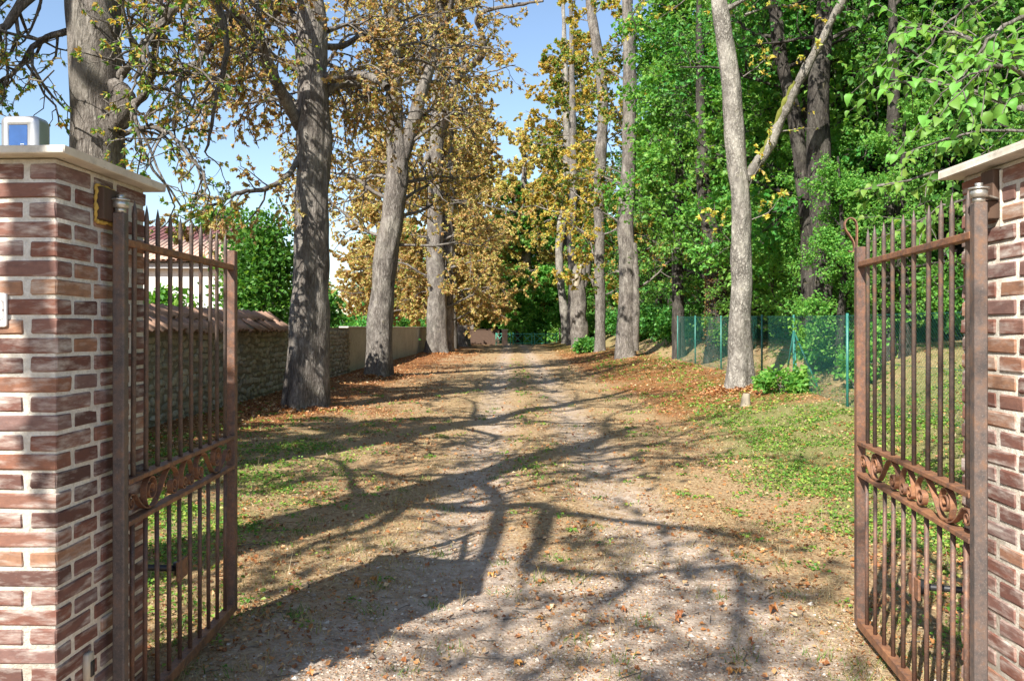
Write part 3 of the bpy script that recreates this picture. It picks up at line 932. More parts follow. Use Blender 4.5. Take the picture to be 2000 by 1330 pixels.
def stone_geo(w, h_, rng):
    """lumpy face stone, 26 vertices"""
    a = np.linspace(0, 2*np.pi, 8, endpoint=False) + rng.uniform(-.25, .25, 8)
    k = rng.uniform(.82, 1.1, 8)
    sq = 1 / np.maximum(np.abs(np.cos(a)), np.abs(np.sin(a))) ** .55
    y = np.cos(a) * w / 2 * k * sq; z = np.sin(a) * h_ / 2 * k * sq
    dep = rng.uniform(.02, .05)
    r0 = np.stack([np.full(8, -.02), y, z], 1); r1 = np.stack([dep * .75 + rng.normal(0, .006, 8), y * .93, z * .93], 1); r2 = np.stack([dep + rng.normal(0, .006, 8), y * .6, z * .6], 1)
    V = np.concatenate([r0, r1, r2, [[dep * 1.08, 0, 0]]])
    Q = []; T = []
    for i in range(2):
        for j in range(8): Q.append([i*8+j, i*8+(j+1) % 8, (i+1)*8+(j+1) % 8, (i+1)*8+j])
    for j in range(8): T.append([16+j, 16+(j+1) % 8, 24])
    return V, Q, T
stm = []
for k in range(24):
    V, Q, T = stone_geo(.245, .125, rng); stm.append(Geo().add(V, Q, T).mesh('stone', M['rubble']))
spots = []
z = .02
while z < 1.66:
    hgt = rng.uniform(.085, .175); y = ya + rng.uniform(0, .2)
    while y < yb:
        w = rng.uniform(.09, .38) * (1 if rng.random() < .7 else .6); zj = rng.normal(0, .022); hf = rng.uniform(.7, 1.15)
        spots.append((y + w / 2, z + hgt / 2 + zj, w, hgt * hf)); y += w + .012
    z += hgt + .008
far = Geo(); cnt = 0
spots.sort(key=lambda s: abs(s[0] - 15.5))
for (y, z, w, hgt) in spots:
    if 11.8 < y < 22 and cnt < 298:
        o = link('stone', stm[rng.integers(24)], t); o.location = (rng.normal(-.006, .006), y + rng.normal(0, .01), z + rng.normal(0, .01))
        o.scale = (1, w / .245, hgt / .125); o.rotation_euler = (rng.normal(0, .22), 0, 0); cnt += 1
    else:
        V, Q, T = stone_geo(w, hgt, rng); far.add(V + [rng.normal(-.006, .006), y, z], Q, T)
kind(far.build('stones', M['rubble'], t), 'stuff')
# tile coping: half round tiles laid down the slope towards the lane
def half_tile(L, r, mat_, thick=.012, n=8):
    """half round tile along local x from 0 (top) to L (bottom), arch up"""
    G = Geo(); a = np.linspace(0, np.pi, n + 1)
    rings = []
    for x, s in ((0, .88), (L, 1.0)):
        o = np.stack([np.full(n+1, x), np.cos(a) * r * s, np.sin(a) * r * s * .75], 1)
        i_ = np.stack([np.full(n+1, x), np.cos(a)[::-1] * (r*s - thick), np.sin(a)[::-1] * (r*s*.75 - thick*.8)], 1)
        rings.append(np.concatenate([o, i_]))
    m_ = 2 * (n + 1); V = np.concatenate(rings)
    Q = [[j, (j+1) % m_, m_ + (j+1) % m_, m_ + j] for j in range(m_)]
    for s in range(n):
        Q.append([s, m_ - 2 - s + 0, m_ - 1 - s, s][::-1] if False else [s+1, s, m_-1-s, m_-2-s]); Q.append([m_+s, m_+s+1, m_+m_-2-s, m_+m_-1-s])
    G.add(V, Q)
    return G
tm = [half_tile(.44 + .02 * k, .085, M['tile']).mesh('tile', M['tile']) for k in range(3)]
y = 10.0
k = 0
while y < 21.2 :
    for row, (x0, z0) in enumerate(((-.42, 2.12), (-.10, 1.90))):
        o = link('tile', tm[rng.integers(3)], t)
        o.location = (x0 + rng.normal(0, .015), y + rng.normal(0, .012), z0 + rng.normal(0, .012)); o.rotation_euler = (rng.normal(0, .07), math.radians(33) + rng.normal(0, .04), rng.normal(0, .06)); k += 1
    y += .165
G = Geo(); G.add([(-.44, 9.9, 2.10), (.20, 9.9, 1.735), (.20, 21.2, 1.735), (-.44, 21.2, 2.10), (-.44, 9.9, 1.7), (.20, 9.9, 1.715), (.20, 21.2, 1.715), (-.44, 21.2, 1.7)], [[0,1,2,3],[1,5,6,2],[4,0,3,7],[4,5,1,0],[3,2,6,7]])
G.build('coping_bed', M['stone_mortar'], t, False)

# rendered farther wall
t = empty('rendered_wall', (-6.24, 29.52, 0)); tag(t, 'low pale rendered wall beyond the rubble stone wall', 'wall')
Geo().bevel_box((0, 14, .83), (.3, 28, 1.8), .02).build('wall', simple('aged_render', (.36, .345, .28), .9, 9, .3, 0, .5, .02), t, False)
Geo().bevel_box((0, 14, 1.76), (.36, 28, .06), .01).build('coping', M['cap'], t, False)

# ------------------------------------------------------------------ house behind the wall
t = empty('house', (-16, 33, 0)); tag(t, 'white house with pale clay tiled roof below a maroon roof', 'house')
hx0, hx1 = -6.5, 4.4
Geo().box(((hx0+hx1)/2, 4.0, 2.2), (hx1-hx0, 7.5, 4.4)).build('wall', M['render_white'], t, False)
Geo().box(((hx0+hx1)/2, .10, 4.30), (hx1-hx0+.3, .36, .22)).build('eaves_board', M['grey_trim'], t, False)
tm2 = half_tile(3.0, .105, M['tile_pink']).mesh('tile_course', M['tile_pink'])
sl = math.atan2(1.05, 2.6)
Lr = 3.0
G = Geo(); G.add([(hx0-.2, -.3, 4.46), (hx1+.2, -.3, 4.46), (hx1+.2, 2.5, 5.58), (hx0-.2, 2.5, 5.58)], [[0,1,2,3]]); G.build('roof_bed', M['tile'], t, False)
x = hx0
while x < hx1:
    o = link('tile_course', tm2, t); o.location = (x, 2.45, 5.60 + rng.normal(0, .006)); o.rotation_euler = (0, math.atan2(1.12, 2.8), -math.pi/2); x += .205
# upper wing with maroon sheet roof
Geo().box(((hx0+hx1)/2-.5, 5.7, 4.9), (hx1-hx0-.6, 4.6, 1.3)).build('upper_wall', M['render_white'], t, False)
G = Geo(); G.add([(hx0-.4, 2.3, 5.52), (hx1-.1, 2.3, 5.52), (hx1-.1, 5.6, 6.65), (hx0-.4, 5.6, 6.65), (hx0-.4, 8.9, 5.62), (hx1-.1, 8.9, 5.62)], [[0,1,2,3],[3,2,5,4]]); G.build('maroon_roof', M['tile_maroon'], t, False)
ribm = Geo(); ribm.tube([(0, 0, 0), (0, 3.3, 1.13)], .035, 6); ribm = ribm.mesh('roof_rib', M['tile_maroon'])
x = hx0 - .3
while x < hx1 - .1:
    o = link('roof_rib', ribm, t); o.location = (x, 2.3, 5.53); x += .3
# a shuttered window on the white wall
w = link('window', Geo().bevel_box((0, 0, 0), (1.0, .1, 1.1), .01).mesh('window', M['grey_trim'], False), t); w.location = (.4, .22, 2.6)
link('pane', Geo().box((0, -.055, 0), (.84, .01, .94)).mesh('pane', M['screen'], False), w)

# ------------------------------------------------------------------ avenue trees
CH = dict(droop=.16, curl=.75, upb=.12)
def auto_limbs(T, P, R, z0, z1, count, length, levels=2, leaves=4, sub=7, rise=.25, az=None, dr=.05, fill=0.0, taper=True, per_limb=True, avoid=None, clear=0, **kw):
    """limbs all round the trunk between heights z0..z1"""
    rng = T.rng
    gg = None if per_limb else Geo()
    for k in range(count):
        z = z0 + (z1 - z0) * (k + rng.uniform(0, .9)) / count
        i = int(np.argmin(np.abs(P[:, 2] - P[0, 2] - z)))
        a = (k * 2.4 + rng.uniform(-.5, .5)) if az is None else rng.uniform(*az)
        if avoid and math.sin(a) < -avoid: a = -a
        if clear and z < clear and abs(math.atan2(math.sin(a), math.cos(a))) < .8: a += 2.2
        L = length * rng.uniform(.7, 1.2) * (1 - .55 * max(0, (z - z0) / max(z1 - z0, .1)) if taper else 1)
        d = np.array([math.cos(a), math.sin(a), rise]); d /= np.linalg.norm(d)
        Q = [P[i].copy()]; dd = d.copy()
        for s in range(5):
            dd = unit(dd + rng.normal(0, .2, 3) + np.array([0, 0, (.16 if s < 2 else -dr * 2)])); Q.append(Q[-1] + dd * L / 5)
        r0 = min(R[i] * .5, .022 + L * .011)
        Pl, Rl, g_ = T.limb(Q, r0, r0 * .25, 7, 3, geo=gg)
        T.sub(Pl, Rl, g_, sub, L * .42, levels - 1, .2, leaves=leaves, fill=fill, **kw)
    if gg is not None: T.limbs.append(gg)

def shadow_src(px, py, h):
    """the point at height h whose shadow falls on the ground seen at px, py"""
    d = H * F / (py - 640); x = (px - 1000) / F * d
    return (x - SH[0] * h, d - SH[1] * h, h)

# L0, behind the left pillar
B0 = (-4.42, 8.4, gz1(-4.42, 8.4))
T = Tree(101)
P, R = T.stem([(0.12, 0, -.2), (.08, 0, 1), (.06, 0, 3.5), (.02, 0, 4.6), (-.03, 0, 6.3), (-.1, .1, 9), (.1, .2, 13)], [.33, .29, .265, .27, .25, .19, .09], 44, .07, .03, .3, .05)
G = Geo(); th = np.linspace(0, np.pi, 9)   # burl
G.tube(np.stack([.20 + .20 * np.sin(th) * .9, -.12 + 0 * th, 3.98 - .24 * np.cos(th)], 1), .03 + .11 * np.sin(th), 10); T.trunk.add(np.concatenate(G.V), np.concatenate(G.Q))
for pts, r0, r1 in (
    ([place(230, -60, 8.4), place(300, -70, 8.0), place(360, -20, 7.8), place(330, 30, 7.7), place(290, 75, 7.6), place(270, 150, 7.5)], .08, .02),
    ([place(225, 160, 8.4), place(260, 120, 8.2), place(300, 60, 8.0), place(340, 0, 7.8)], .05, .02),
    ([place(235, 215, 8.4), place(280, 190, 8.0), place(300, 130, 7.8), place(310, 60, 7.6), place(350, -30, 7.4)], .05, .015),
    ([place(130, -40, 8.4), place(60, -10, 8.2), place(0, 60, 8.0), place(-60, 110, 7.9)], .07, .02),
    ([place(140, 60, 8.4), place(80, 80, 8.3), place(20, 150, 8.2), place(-40, 170, 8.1)], .04, .012),
    ([place(225, -120, 8.4), place(330, -100, 9.4), place(420, 0, 10), place(440, 100, 10), place(420, 210, 10), place(400, 300, 10)], .08, .014),
    ([place(225, -200, 8.4), place(380, -160, 9.0), place(480, -40, 9.2), place(520, 60, 9.2)], .08, .015),
    ([place(235, 265, 8.4), place(280, 250, 8.1), place(330, 260, 7.9), place(390, 330, 7.7), place(400, 380, 7.6)], .03, .01)):
    Pl, Rl, g_ = T.limb(rel(pts, B0), r0, r1, 8, 5)
    T.sub(Pl, Rl, g_, 12, 1.15, 1, .1, leaves=6, droop=.2, curl=1.0, upb=0)
auto_limbs(T, P, R, 6.2, 12.5, 16, 4.6, 2, 6, 9, .25, **CH)
T.finish('chestnut_tree', B0, M['bark'], M['leaf_mix'], 'dark chestnut trunk with a burl rising behind the shaded brick pillar', 'tree', 'chestnut trees of the avenue', .052, 3, .3, .9)

# L1
B1 = (-4.37, 16.9, gz1(-4.37, 16.9))
T = Tree(102)
d = 16.9; k = d / F
def cz(py): return H - (py - 640) * k - B1[2]
def cx(px): return (px - 1000) * k - B1[0]
P, R = T.stem([(cx(597), 0, -.25), (cx(598), 0, cz(760)), (cx(602), 0, cz(620)), (cx(608), 0, cz(420)), (cx(611), 0, cz(260)), (cx(611), 0, cz(160)), (cx(606), 0, cz(0)), (cx(600), 0, cz(-250)), (cx(606), .2, cz(-600))],
              [.42, .425, .39, .345, .335, .335, .28, .2, .08], 56, .075, .045, .34, .12)
for pts, r0, r1, sb, ln in (
    ([place(588, 250, d), place(560, 200, d-.4), place(529, 139, d-.9), place(496, 56, d-1.3), place(443, 30, d-1.7), place(397, 109, d-2), place(361, 142, d-2.2), place(344, 198, d-2.3), place(342, 260, d-2.4)], .14, .03, 12, 1.8),
    ([place(500, 60, d-1.3), place(540, 30, d-1.5), place(580, -20, d-1.8)], .08, .03, 5, 1.5),
    ([place(508, 95, d-1.2), place(478, 110, d-1.6), place(450, 140, d-1.9)], .06, .02, 6, 1.3),
    ([place(634, 152, d), place(680, 148, d-.6), place(725, 150, d-1.1), place(752, 170, d-1.5)], .12, .07, 4, 1.3),
    ([place(634, 182, d), place(660, 165, d+.3), place(705, 166, d+.9), place(745, 188, d+1.6), place(780, 250, d+2.4)], .10, .03, 8, 1.6),
    ([place(584, 310, d), place(560, 345, d-.7), place(520, 368, d-1.3), place(470, 376, d-1.9), place(420, 400, d-2.4), place(350, 440, d-3)], .07, .015, 10, 1.3),
    ([place(584, 205, d), place(540, 195, d+.4), place(500, 200, d+.9), place(440, 205, d+1.4)], .06, .02, 8, 1.6),
    ([place(640, 60, d), place(690, 50, d+.6), place(730, 90, d+1.4)], .06, .02, 7, 1.6),
    ([place(590, 60, d), place(540, -20, d+1), place(470, -60, d+2), place(400, 20, d+3)], .08, .02, 10, 2.0),
    ([place(590, 0, d), place(520, -60, d-1.5), place(420, -90, d-3), place(330, -30, d-4), place(290, 60, d-4.5)], .09, .02, 11, 1.9)):
    Pl, Rl, g_ = T.limb(rel(pts, B1), r0, r1, 10, 5)
    T.sub(Pl, Rl, g_, int(sb*1.7), ln, 1, .2, leaves=10, droop=.18, curl=.9, upb=.02)
auto_limbs(T, P, R, 5.8, 15, 29, 6.2, 2, 9, 11, .2, avoid=.55, clear=10, **CH)
T.finish('chestnut_tree', B1, M['bark'], M['leaf_rust'], 'thick grey chestnut trunk with rusty leaves in front of stone wall', 'tree', 'chestnut trees of the avenue', .082, 4, .3)

# L2, forked
B2 = (-4.6, 27.6, gz1(-4.6, 27.6))
T = Tree(103); d = 27.6; k = d / F
def cz(py): return H - (py - 640) * k - B2[2]
def cx(px): return (px - 1000) * k - B2[0]
P, R = T.stem([(cx(740), 0, -.3), (cx(741), 0, cz(690)), (cx(746), 0, cz(600)), (cx(752), 0, cz(520)), (cx(768), 0, cz(420)), (cx(777), 0, cz(320)), (cx(772), 0, cz(240)), (cx(767), 0, cz(120)), (cx(765), 0, cz(0)), (cx(760), .2, cz(-300))],
              [.46, .45, .42, .41, .385, .39, .30, .27, .24, .1], 40, .12, .035, .3, .07)
P2, R2 = T.stem([(cx(784), 0, cz(310)), (cx(800), .1, cz(260)), (cx(815), .2, cz(200)), (cx(834), .3, cz(130)), (cx(852), .4, cz(60)), (cx(860), .5, cz(-40)), (cx(850), .6, cz(-300))], [.28, .25, .235, .23, .23, .2, .08], 28, .12, .03)
for pts, r0, r1 in (([place(850, 70, d+.4), place(872, 40, d), place(884, 0, d-.5), place(890, -60, d-1)], .13, .06), ([place(828, 150, d+.3), place(812, 100, d+.8), place(795, 70, d+1.2)], .1, .04)):
    Pl, Rl, g_ = T.limb(rel(pts, B2), r0, r1, 9, 5); T.sub(Pl, Rl, g_, 5, 2.2, 1, .2, leaves=5, **CH)
auto_limbs(T, P, R, 4.6, 14.5, 24, 5.6, 2, 9, 11, .2, avoid=.35, **CH)
auto_limbs(T, P2, R2, 2.5, 9, 14, 4.4, 2, 9, 10, .2, avoid=.35, **CH)
T.finish('chestnut_tree', B2, M['bark'], M['leaf_rust'], 'leaning chestnut with a forked trunk and rusty leaves', 'tree', 'chestnut trees of the avenue', .105, 4, .3)

# L3 with a companion stem and a long twisted limb
B3 = (-4.75, 52.0, gz1(-4.75, 52)); T = Tree(104); d = 52.0; k = d / F
def cz(py): return H - (py - 640) * k - B3[2]
def cx(px): return (px - 1000) * k - B3[0]
P, R = T.stem([(cx(852), 0, -.4), (cx(853), 0, cz(650)), (cx(853), 0, cz(560)), (cx(850), 0, cz(480)), (cx(850), 0, cz(380)), (cx(853), 0, cz(280)), (cx(860), 0, cz(160)), (cx(868), 0, cz(30)), (cx(868), 0, cz(-100))],
              [.74, .68, .60, .56, .50, .46, .42, .35, .2], 36, .25, .05, .45, .06)
P2, R2 = T.stem([(cx(872), .9, -.4), (cx(873), .9, cz(640)), (cx(873), .9, cz(520)), (cx(876), .9, cz(400)), (cx(880), .9, cz(250))], [.45, .4, .36, .32, .15], 20, .3, .05, .3)
for pts, r0, r1, sb in (
    ([place(858, 270, d), place(868, 235, d-1), place(880, 200, d-2), place(895, 150, d-3), place(925, 125, d-4), place(943, 105, d-5), place(942, 70, d-5.5), place(932, 40, d-6), place(950, 22, d-7), place(1000, 12, d-8), place(1060, 2, d-9)], .36, .07, 9),
    ([place(870, 30, d), place(905, 0, d-2), place(930, -40, d-3)], .2, .08, 5),
    ([place(838, 300, d), place(828, 320, d-1), place(815, 350, d-2)], .2, .06, 5)):
    Pl, Rl, g_ = T.limb(rel(pts, B3), r0, r1, 9, 5); T.sub(Pl, Rl, g_, sb, 3.0, 1, .2, leaves=6, **CH)
auto_limbs(T, P, R, 3.0, 24, 38, 5.8, 2, 14, 11, .15, avoid=.5, **CH)
auto_limbs(T, P2, R2, 2.2, 12, 14, 3.6, 2, 9, 9, .1, **CH)
T.finish('chestnut_tree', B3, M['bark'], M['leaf_rust'], 'broad flared chestnut trunk with a long twisted limb towards the sky gap', 'tree', 'chestnut trees of the avenue', .165, 4, .32)

# generic chestnut further along the left row
T = Tree(105)
P, R = T.stem([(0, 0, -.4), (0, 0, 1.5), (.1, 0, 4), (0, .1, 8), (.2, 0, 13), (.1, 0, 19)], [.62, .52, .46, .38, .28, .08], 24, .3, .05, .35)
auto_limbs(T, P, R, 2.6, 18.5, 36, 5.0, 2, 15, 10, .12, per_limb=False, **CH)
gen = T.finish('chestnut_tree', (-4.85, 63, 0), M['bark'], M['leaf_rust'], 'slender far chestnut, first beyond the flared trunk in the left row', 'tree', 'chestnut trees of the avenue', .2, 4, .34)
for (x, y, rz, s, lab) in ((-4.4, 71, 1.1, 1.1, 'far rusty chestnut, second beyond the flared trunk in the left row'), (-4.2, 83, 2.3, 1.05, 'distant rusty chestnut, third beyond the flared trunk in the left row'), (-3.6, 97, 4.0, 1.05, 'most distant rusty chestnut at the end of the left row'),
                      (-9.5, 60, .6, .9, 'rusty tree behind the pale rendered wall, nearer the house'), (-12.5, 76, 3.3, 1.0, 'rusty tree far behind the pale rendered wall')):
    copy_thing(gen, (x, y, gz1(x, y)), rz, s, lab)

# tree left of the drive beside the gateway: its trunk and limbs throw the long shadows on the drive
sb0 = shadow_src(740, 978, 5.0)
BS = (sb0[0] - .0, sb0[1], 0)
T = Tree(106)
P, R = T.stem([(0, 0, -.3), (0, 0, 2), (0.02, 0, 5), (.1, .05, 7.5), (.05, .1, 11)], [.46, .40, .34, .26, .1], 30, .15, .03, .25)
def SHP(lst): return [tuple(np.array(shadow_src(*a)) - np.array(BS)) for a in lst]
for lst, r0, r1, sb in (
    ([(742, 985, 5.0), (810, 984, 5.2), (945, 987, 5.6), (1050, 985, 6.0), (1087, 998, 6.2), (1218, 1011, 6.6), (1331, 1029, 7.0), (1480, 1060, 7.3)], .13, .035, 6),
    ([(1070, 995, 6.1), (1052, 1055, 6.5), (1025, 1098, 6.8), (1060, 1108, 7.0), (1130, 1120, 7.2), (1230, 1122, 7.5), (1300, 1112, 7.7), (1450, 1115, 8.0), (1500, 1190, 8.4)], .09, .03, 7),
    ([(900, 940, 5.9), (1000, 920, 6.3), (1196, 894, 6.9), (1392, 900, 7.4), (1545, 903, 7.9)], .09, .025, 6),
    ([(1230, 1122, 7.5), (1225, 1150, 7.6), (1160, 1180, 8.0), (1150, 1220, 8.2), (1010, 1270, 8.6)], .06, .02, 6),
    ([(1450, 1120, 8.0), (1440, 1200, 8.2), (1420, 1250, 8.5), (1400, 1320, 8.8)], .05, .02, 6),
    ([(800, 985, 5.2), (720, 1030, 5.6), (620, 1060, 6.2), (520, 1120, 7.0)], .08, .02, 6),
    ([(880, 925, 6.3), (760, 930, 6.8), (640, 930, 7.4), (480, 950, 8.0)], .07, .02, 6),
    ([(1000, 900, 7.6), (1130, 880, 8.4), (1185, 850, 9.2), (1190, 815, 10.0), (1260, 790, 10.8)], .10, .02, 6),
    ([(1050, 880, 8.0), (1250, 870, 9.0), (1330, 850, 9.6), (1420, 820, 10.2)], .07, .02, 6)):
    Pl, Rl, g_ = T.limb(SHP(lst), r0, r1, 9, 5, wob=.012)
    T.sub(Pl, Rl, g_, sb + 6, 1.6, 1, .1, leaves=5, droop=.15, curl=.8, upb=.05)
auto_limbs(T, P, R, 4.6, 10.2, 15, 4.6, 2, 4, 7, .3, **CH)
hp = 2.6
pp = [(0, 0, 6.4), (.5, -1.2, 6.2)] + [tuple(np.array([(a - 1000) / F * 2.95 - SH[0] * hp, 2.95 - SH[1] * hp, H - (b_ - 640) / F * 2.95 + hp]) - np.array(BS)) for a, b_ in ((45, 200), (42, 320), (62, 450), (45, 560), (70, 640), (95, 720), (85, 830), (60, 900))]
Pl, Rl, g_ = T.limb(pp, .09, .05, 8, 5, wob=.01); T.sub(Pl, Rl, g_, 5, .7, 1, .3, leaves=2, droop=.1, curl=.8, upb=0)
T.finish('chestnut_tree', BS, M['bark'], M['leaf_rust'], 'chestnut tree left of the gateway, outside the picture, shading the drive', 'tree', 'chestnut trees of the avenue', .09, 3, .3)

lt = copy_thing(gen, (-10.8, 9.0, 0), 2.0, .8, 'rusty shade tree added left of the picture edge, behind the stone wall')  # added tree: dapples the left trunks and lane, thickens the upper left
copy_thing(gen, (-9.6, 2.0, 0), 4.4, .72, 'rusty shade tree added outside the picture, behind and left of the gateway')  # unseen tree, added to throw dappled shade on trunks and lane
copy_thing(gen, (1.6, 88, 0), 3.0, 1.3, 'tall rusty tree standing beyond the middle of the green barrier')
copy_thing(gen, (6.5, 92, 0), 1.0, 1.3, 'tall rusty tree beyond the right end of the green barrier')
# ------------------------------------------------------------------ right row
BR1 = (5.07, 17.9, gz1(5.07, 17.9)); T = Tree(110); d = 17.9; k = d / F
def cz(py): return H - (py - 640) * k - BR1[2]
def cx(px): return (px - 1000) * k - BR1[0]
P, R = T.stem([(cx(1443), 0, -.3), (cx(1444), 0, cz(735)), (cx(1446), 0, cz(650)), (cx(1448), 0, cz(520)), (cx(1448), 0, cz(400)), (cx(1440), 0, cz(320)), (cx(1432), 0, cz(220)), (cx(1421), 0, cz(100)), (cx(1406), 0, cz(0)), (cx(1380), 0, cz(-250)), (cx(1390), 0, cz(-500))],
              [.29, .27, .245, .232, .228, .228, .21, .19, .16, .10, .04], 48, .07, .032, .42, .08)
d2 = d
for pts, r0, r1, sb, ln in (([place(1458, 352, d), place(1480, 318, d-.1), place(1502, 288, d-.2), place(1535, 212, d-.5), place(1570, 142, d-.8), place(1612, 66, d-1.1), place(1655, -15, d-1.5)], .135, .08, 4, 1.0),
    ([place(1455, 30, d), place(1500, 15, d+.2), place(1560, 10, d+.3)], .03, .012, 4, .7),
    ([place(1455, 380, d), place(1480, 330, d-.3), place(1500, 300, d-.5)], .012, .006, 3, .5),
    ([place(1466, 430, d), place(1500, 415, d-.2), place(1530, 380, d-.4)], .012, .006, 4, .5),
    ([place(1425, 470, d), place(1400, 440, d-.3), place(1395, 400, d-.5)], .012, .006, 4, .5),
    ([place(1452, 150, d), place(1480, 130, d-.2), place(1500, 110, d-.4)], .015, .006, 4, .6)):
    Pl, Rl, g_ = T.limb(rel(pts, BR1), r0, r1, 14, 6, wob=.01); T.sub(Pl, Rl, g_, sb + 2, ln, 0, .2, leaves=7, droop=.0, curl=.7, upb=.1)
auto_limbs(T, P, R, 8.2, 16, 12, 4.2, 2, 5, 7, .3, **CH)
r1_root = T.finish('chestnut_tree', BR1, M['bark_pale'], M['leaf_gold'], 'pale sunlit trunk with one long slanting bough beside the wire fence', 'tree', 'trees lining the right of the drive', .085, 3, .3)
# moss along the bough
G = Geo(); mp = catmull(rel([place(1466, 338, d), place(1502, 284, d-.2), place(1535, 207, d-.5), place(1556, 165, d-.7)], BR1), 8)
rr = np.random.default_rng(4)
G.tube(mp + np.array([-.045, -.04, .05]), .07 * np.clip(rr.uniform(.3, 1.1, len(mp)), .2, 1.1), 8); G.build('moss', M['moss'], r1_root)
# broken bark roots at its foot
G = Geo(); G.tube(rel([place(1388, 775, 17.6), place(1396, 790, 17.4), place(1404, 800, 17.2)], BR1), [.05, .04, .02], 7, caps=True); G.build('root', M['wood_pale'], r1_root)

def right_tree(seed, px, pyb, d, prof, bark, leafm, label, size, limbs=24, z0=3.0, z1=22, ln=4.0, sides=28, keep=1, lobes=.05):
    x = (px - 1000) / F * d; B = (x, d, gz1(x, d)); T = Tree(seed); k = d / F
    pts = [((a - 1000) * k - x, 0, H - (b_ - 640) * k - B[2]) for a, b_, w in prof]; pts[0] = (pts[0][0], 0, -.35)
    P, R = T.stem(pts, [w * k / 2 for a, b_, w in prof], sides, .16, .035, .25, lobes)
    auto_limbs(T, P, R, z0, z1, limbs, ln, 2, 9, 9, .2, per_limb=False, avoid=.4, **CH)
    return T, B, P, R
T, B, P, R = right_tree(111, 1222, 700, 36.5, [(1222, 705, 42), (1222, 660, 36), (1224, 600, 32), (1226, 520, 33), (1222, 430, 32), (1228, 330, 27), (1230, 220, 27), (1229, 100, 24), (1226, 0, 20), (1226, -200, 8)], M['bark'], None, '', .2)
G = Geo(); kk = 36.5 / F
T.stem([((1240-1222)*kk, -.25, .3), ((1241-1222)*kk, -.3, 3.0), ((1238-1222)*kk, -.25, 5.2)], [.14, .16, .08], 14, .2, .03)
T.finish('chestnut_tree', B, M['bark'], M['leaf_mix'], 'double ridged grey trunk beside the end of the wire fence', 'tree', 'trees lining the right of the drive', .14, 3, .32)
T, B, P, R = right_tree(112, 1172, 688, 46.5, [(1172, 690, 24), (1172, 650, 21), (1172, 560, 20), (1170, 440, 20), (1172, 330, 22), (1178, 200, 20), (1165, 90, 19), (1152, 0, 16), (1148, -150, 6)], M['bark'], None, '', .25)
T.finish('chestnut_tree', B, M['bark'], M['leaf_gold'], 'slim straight trunk rising between broken trunk and ridged trunk', 'tree', 'trees lining the right of the drive', .165, 4, .32)
# broken trunk
d = 58.0; k = d / F; x0 = (1133 - 1000) * k; B = (x0, d, gz1(x0, d)); T = Tree(113)
f = lambda a, b_: ((a - 1133) * k, 0, H - (b_ - 640) * k - B[2])
P, R = T.stem([(0, 0, -.4), f(1131, 640), f(1130, 590), f(1128, 560), f(1130, 535), f(1137, 518)], [.62, .58, .56, .58, .52, .42], 30, .16, .09, .25, .05)
T.stem([f(1137, 560), f(1143, 530), f(1147, 508)], [.3, .34, .22], 14, .2, .08)
T.stem([f(1146, 545), f(1153, 542), f(1158, 548), f(1160, 560)], [.25, .22, .2, .1], 12, .2, .05)
r = T.finish('broken_trunk', B, M['bark'], None, 'thick broken off trunk with a jagged torn top', 'dead tree', None, .2)
G = Geo(); G.tube([f(1125, 560), f(1127, 540), f(1134, 520)], [.2, .3, .1], 10); o = G.build('torn_wood', M['wood_pale'], r); o.location = (0, -.42, 0)
# leaning pale trunk in the far right row
T, B, P, R = right_tree(114, 1106, 668, 72, [(1110, 672, 24), (1104, 620, 18), (1096, 560, 14), (1092, 500, 15), (1097, 440, 18), (1105, 400, 18), (1108, 300, 15), (1104, 150, 12), (1100, 0, 6)], None, None, '', .3, 30, 11, 27, 5.6)
T.finish('chestnut_tree', B, M['bark_pale'], M['leaf_gold'], 'pale bowed trunk with golden leaves near the green barrier', 'tree', 'trees lining the right of the drive', .23, 4, .34)
T, B, P, R = right_tree(115, 1120, 668, 66, [(1118, 674, 22), (1117, 640, 20), (1118, 560, 17), (1116, 460, 16), (1120, 350, 15), (1118, 200, 12), (1115, 0, 6)], None, None, '', .3, 30, 10, 26, 4.2)
T.finish('chestnut_tree', B, M['bark'], M['leaf_mix'], 'straight dark trunk just behind the pale bowed trunk', 'tree', 'trees lining the right of the drive', .22, 4, .34)

# ------------------------------------------------------------------ wood on the right and at the far end
def leafy(seed, hgt, z0, ln, count, leafm, name, label, cat, group, size, bark=None, fill=.22, leaves=16, fan=1, aspect=.44, sub=8, loc=(0, 0, 0), r=.22, tilt=0):
    T = Tree(seed)
    P, R = T.stem([(0, 0, -.4), (tilt*.1, 0, hgt*.2), (tilt*.4 + .2, .1, hgt*.5), (tilt, -.1, hgt*.98)], [r*1.2, r, r*.7, .04], 12, .4, .03, .25)
    auto_limbs(T, P, R, z0, hgt*.95, count, ln, 2, leaves, sub, .2, per_limb=False, droop=.06, curl=.5, upb=.1, fill=fill)
    return T.finish(name, loc, bark or M['bark_dark'], leafm, label, cat, group, size, fan, aspect, droop=.25)

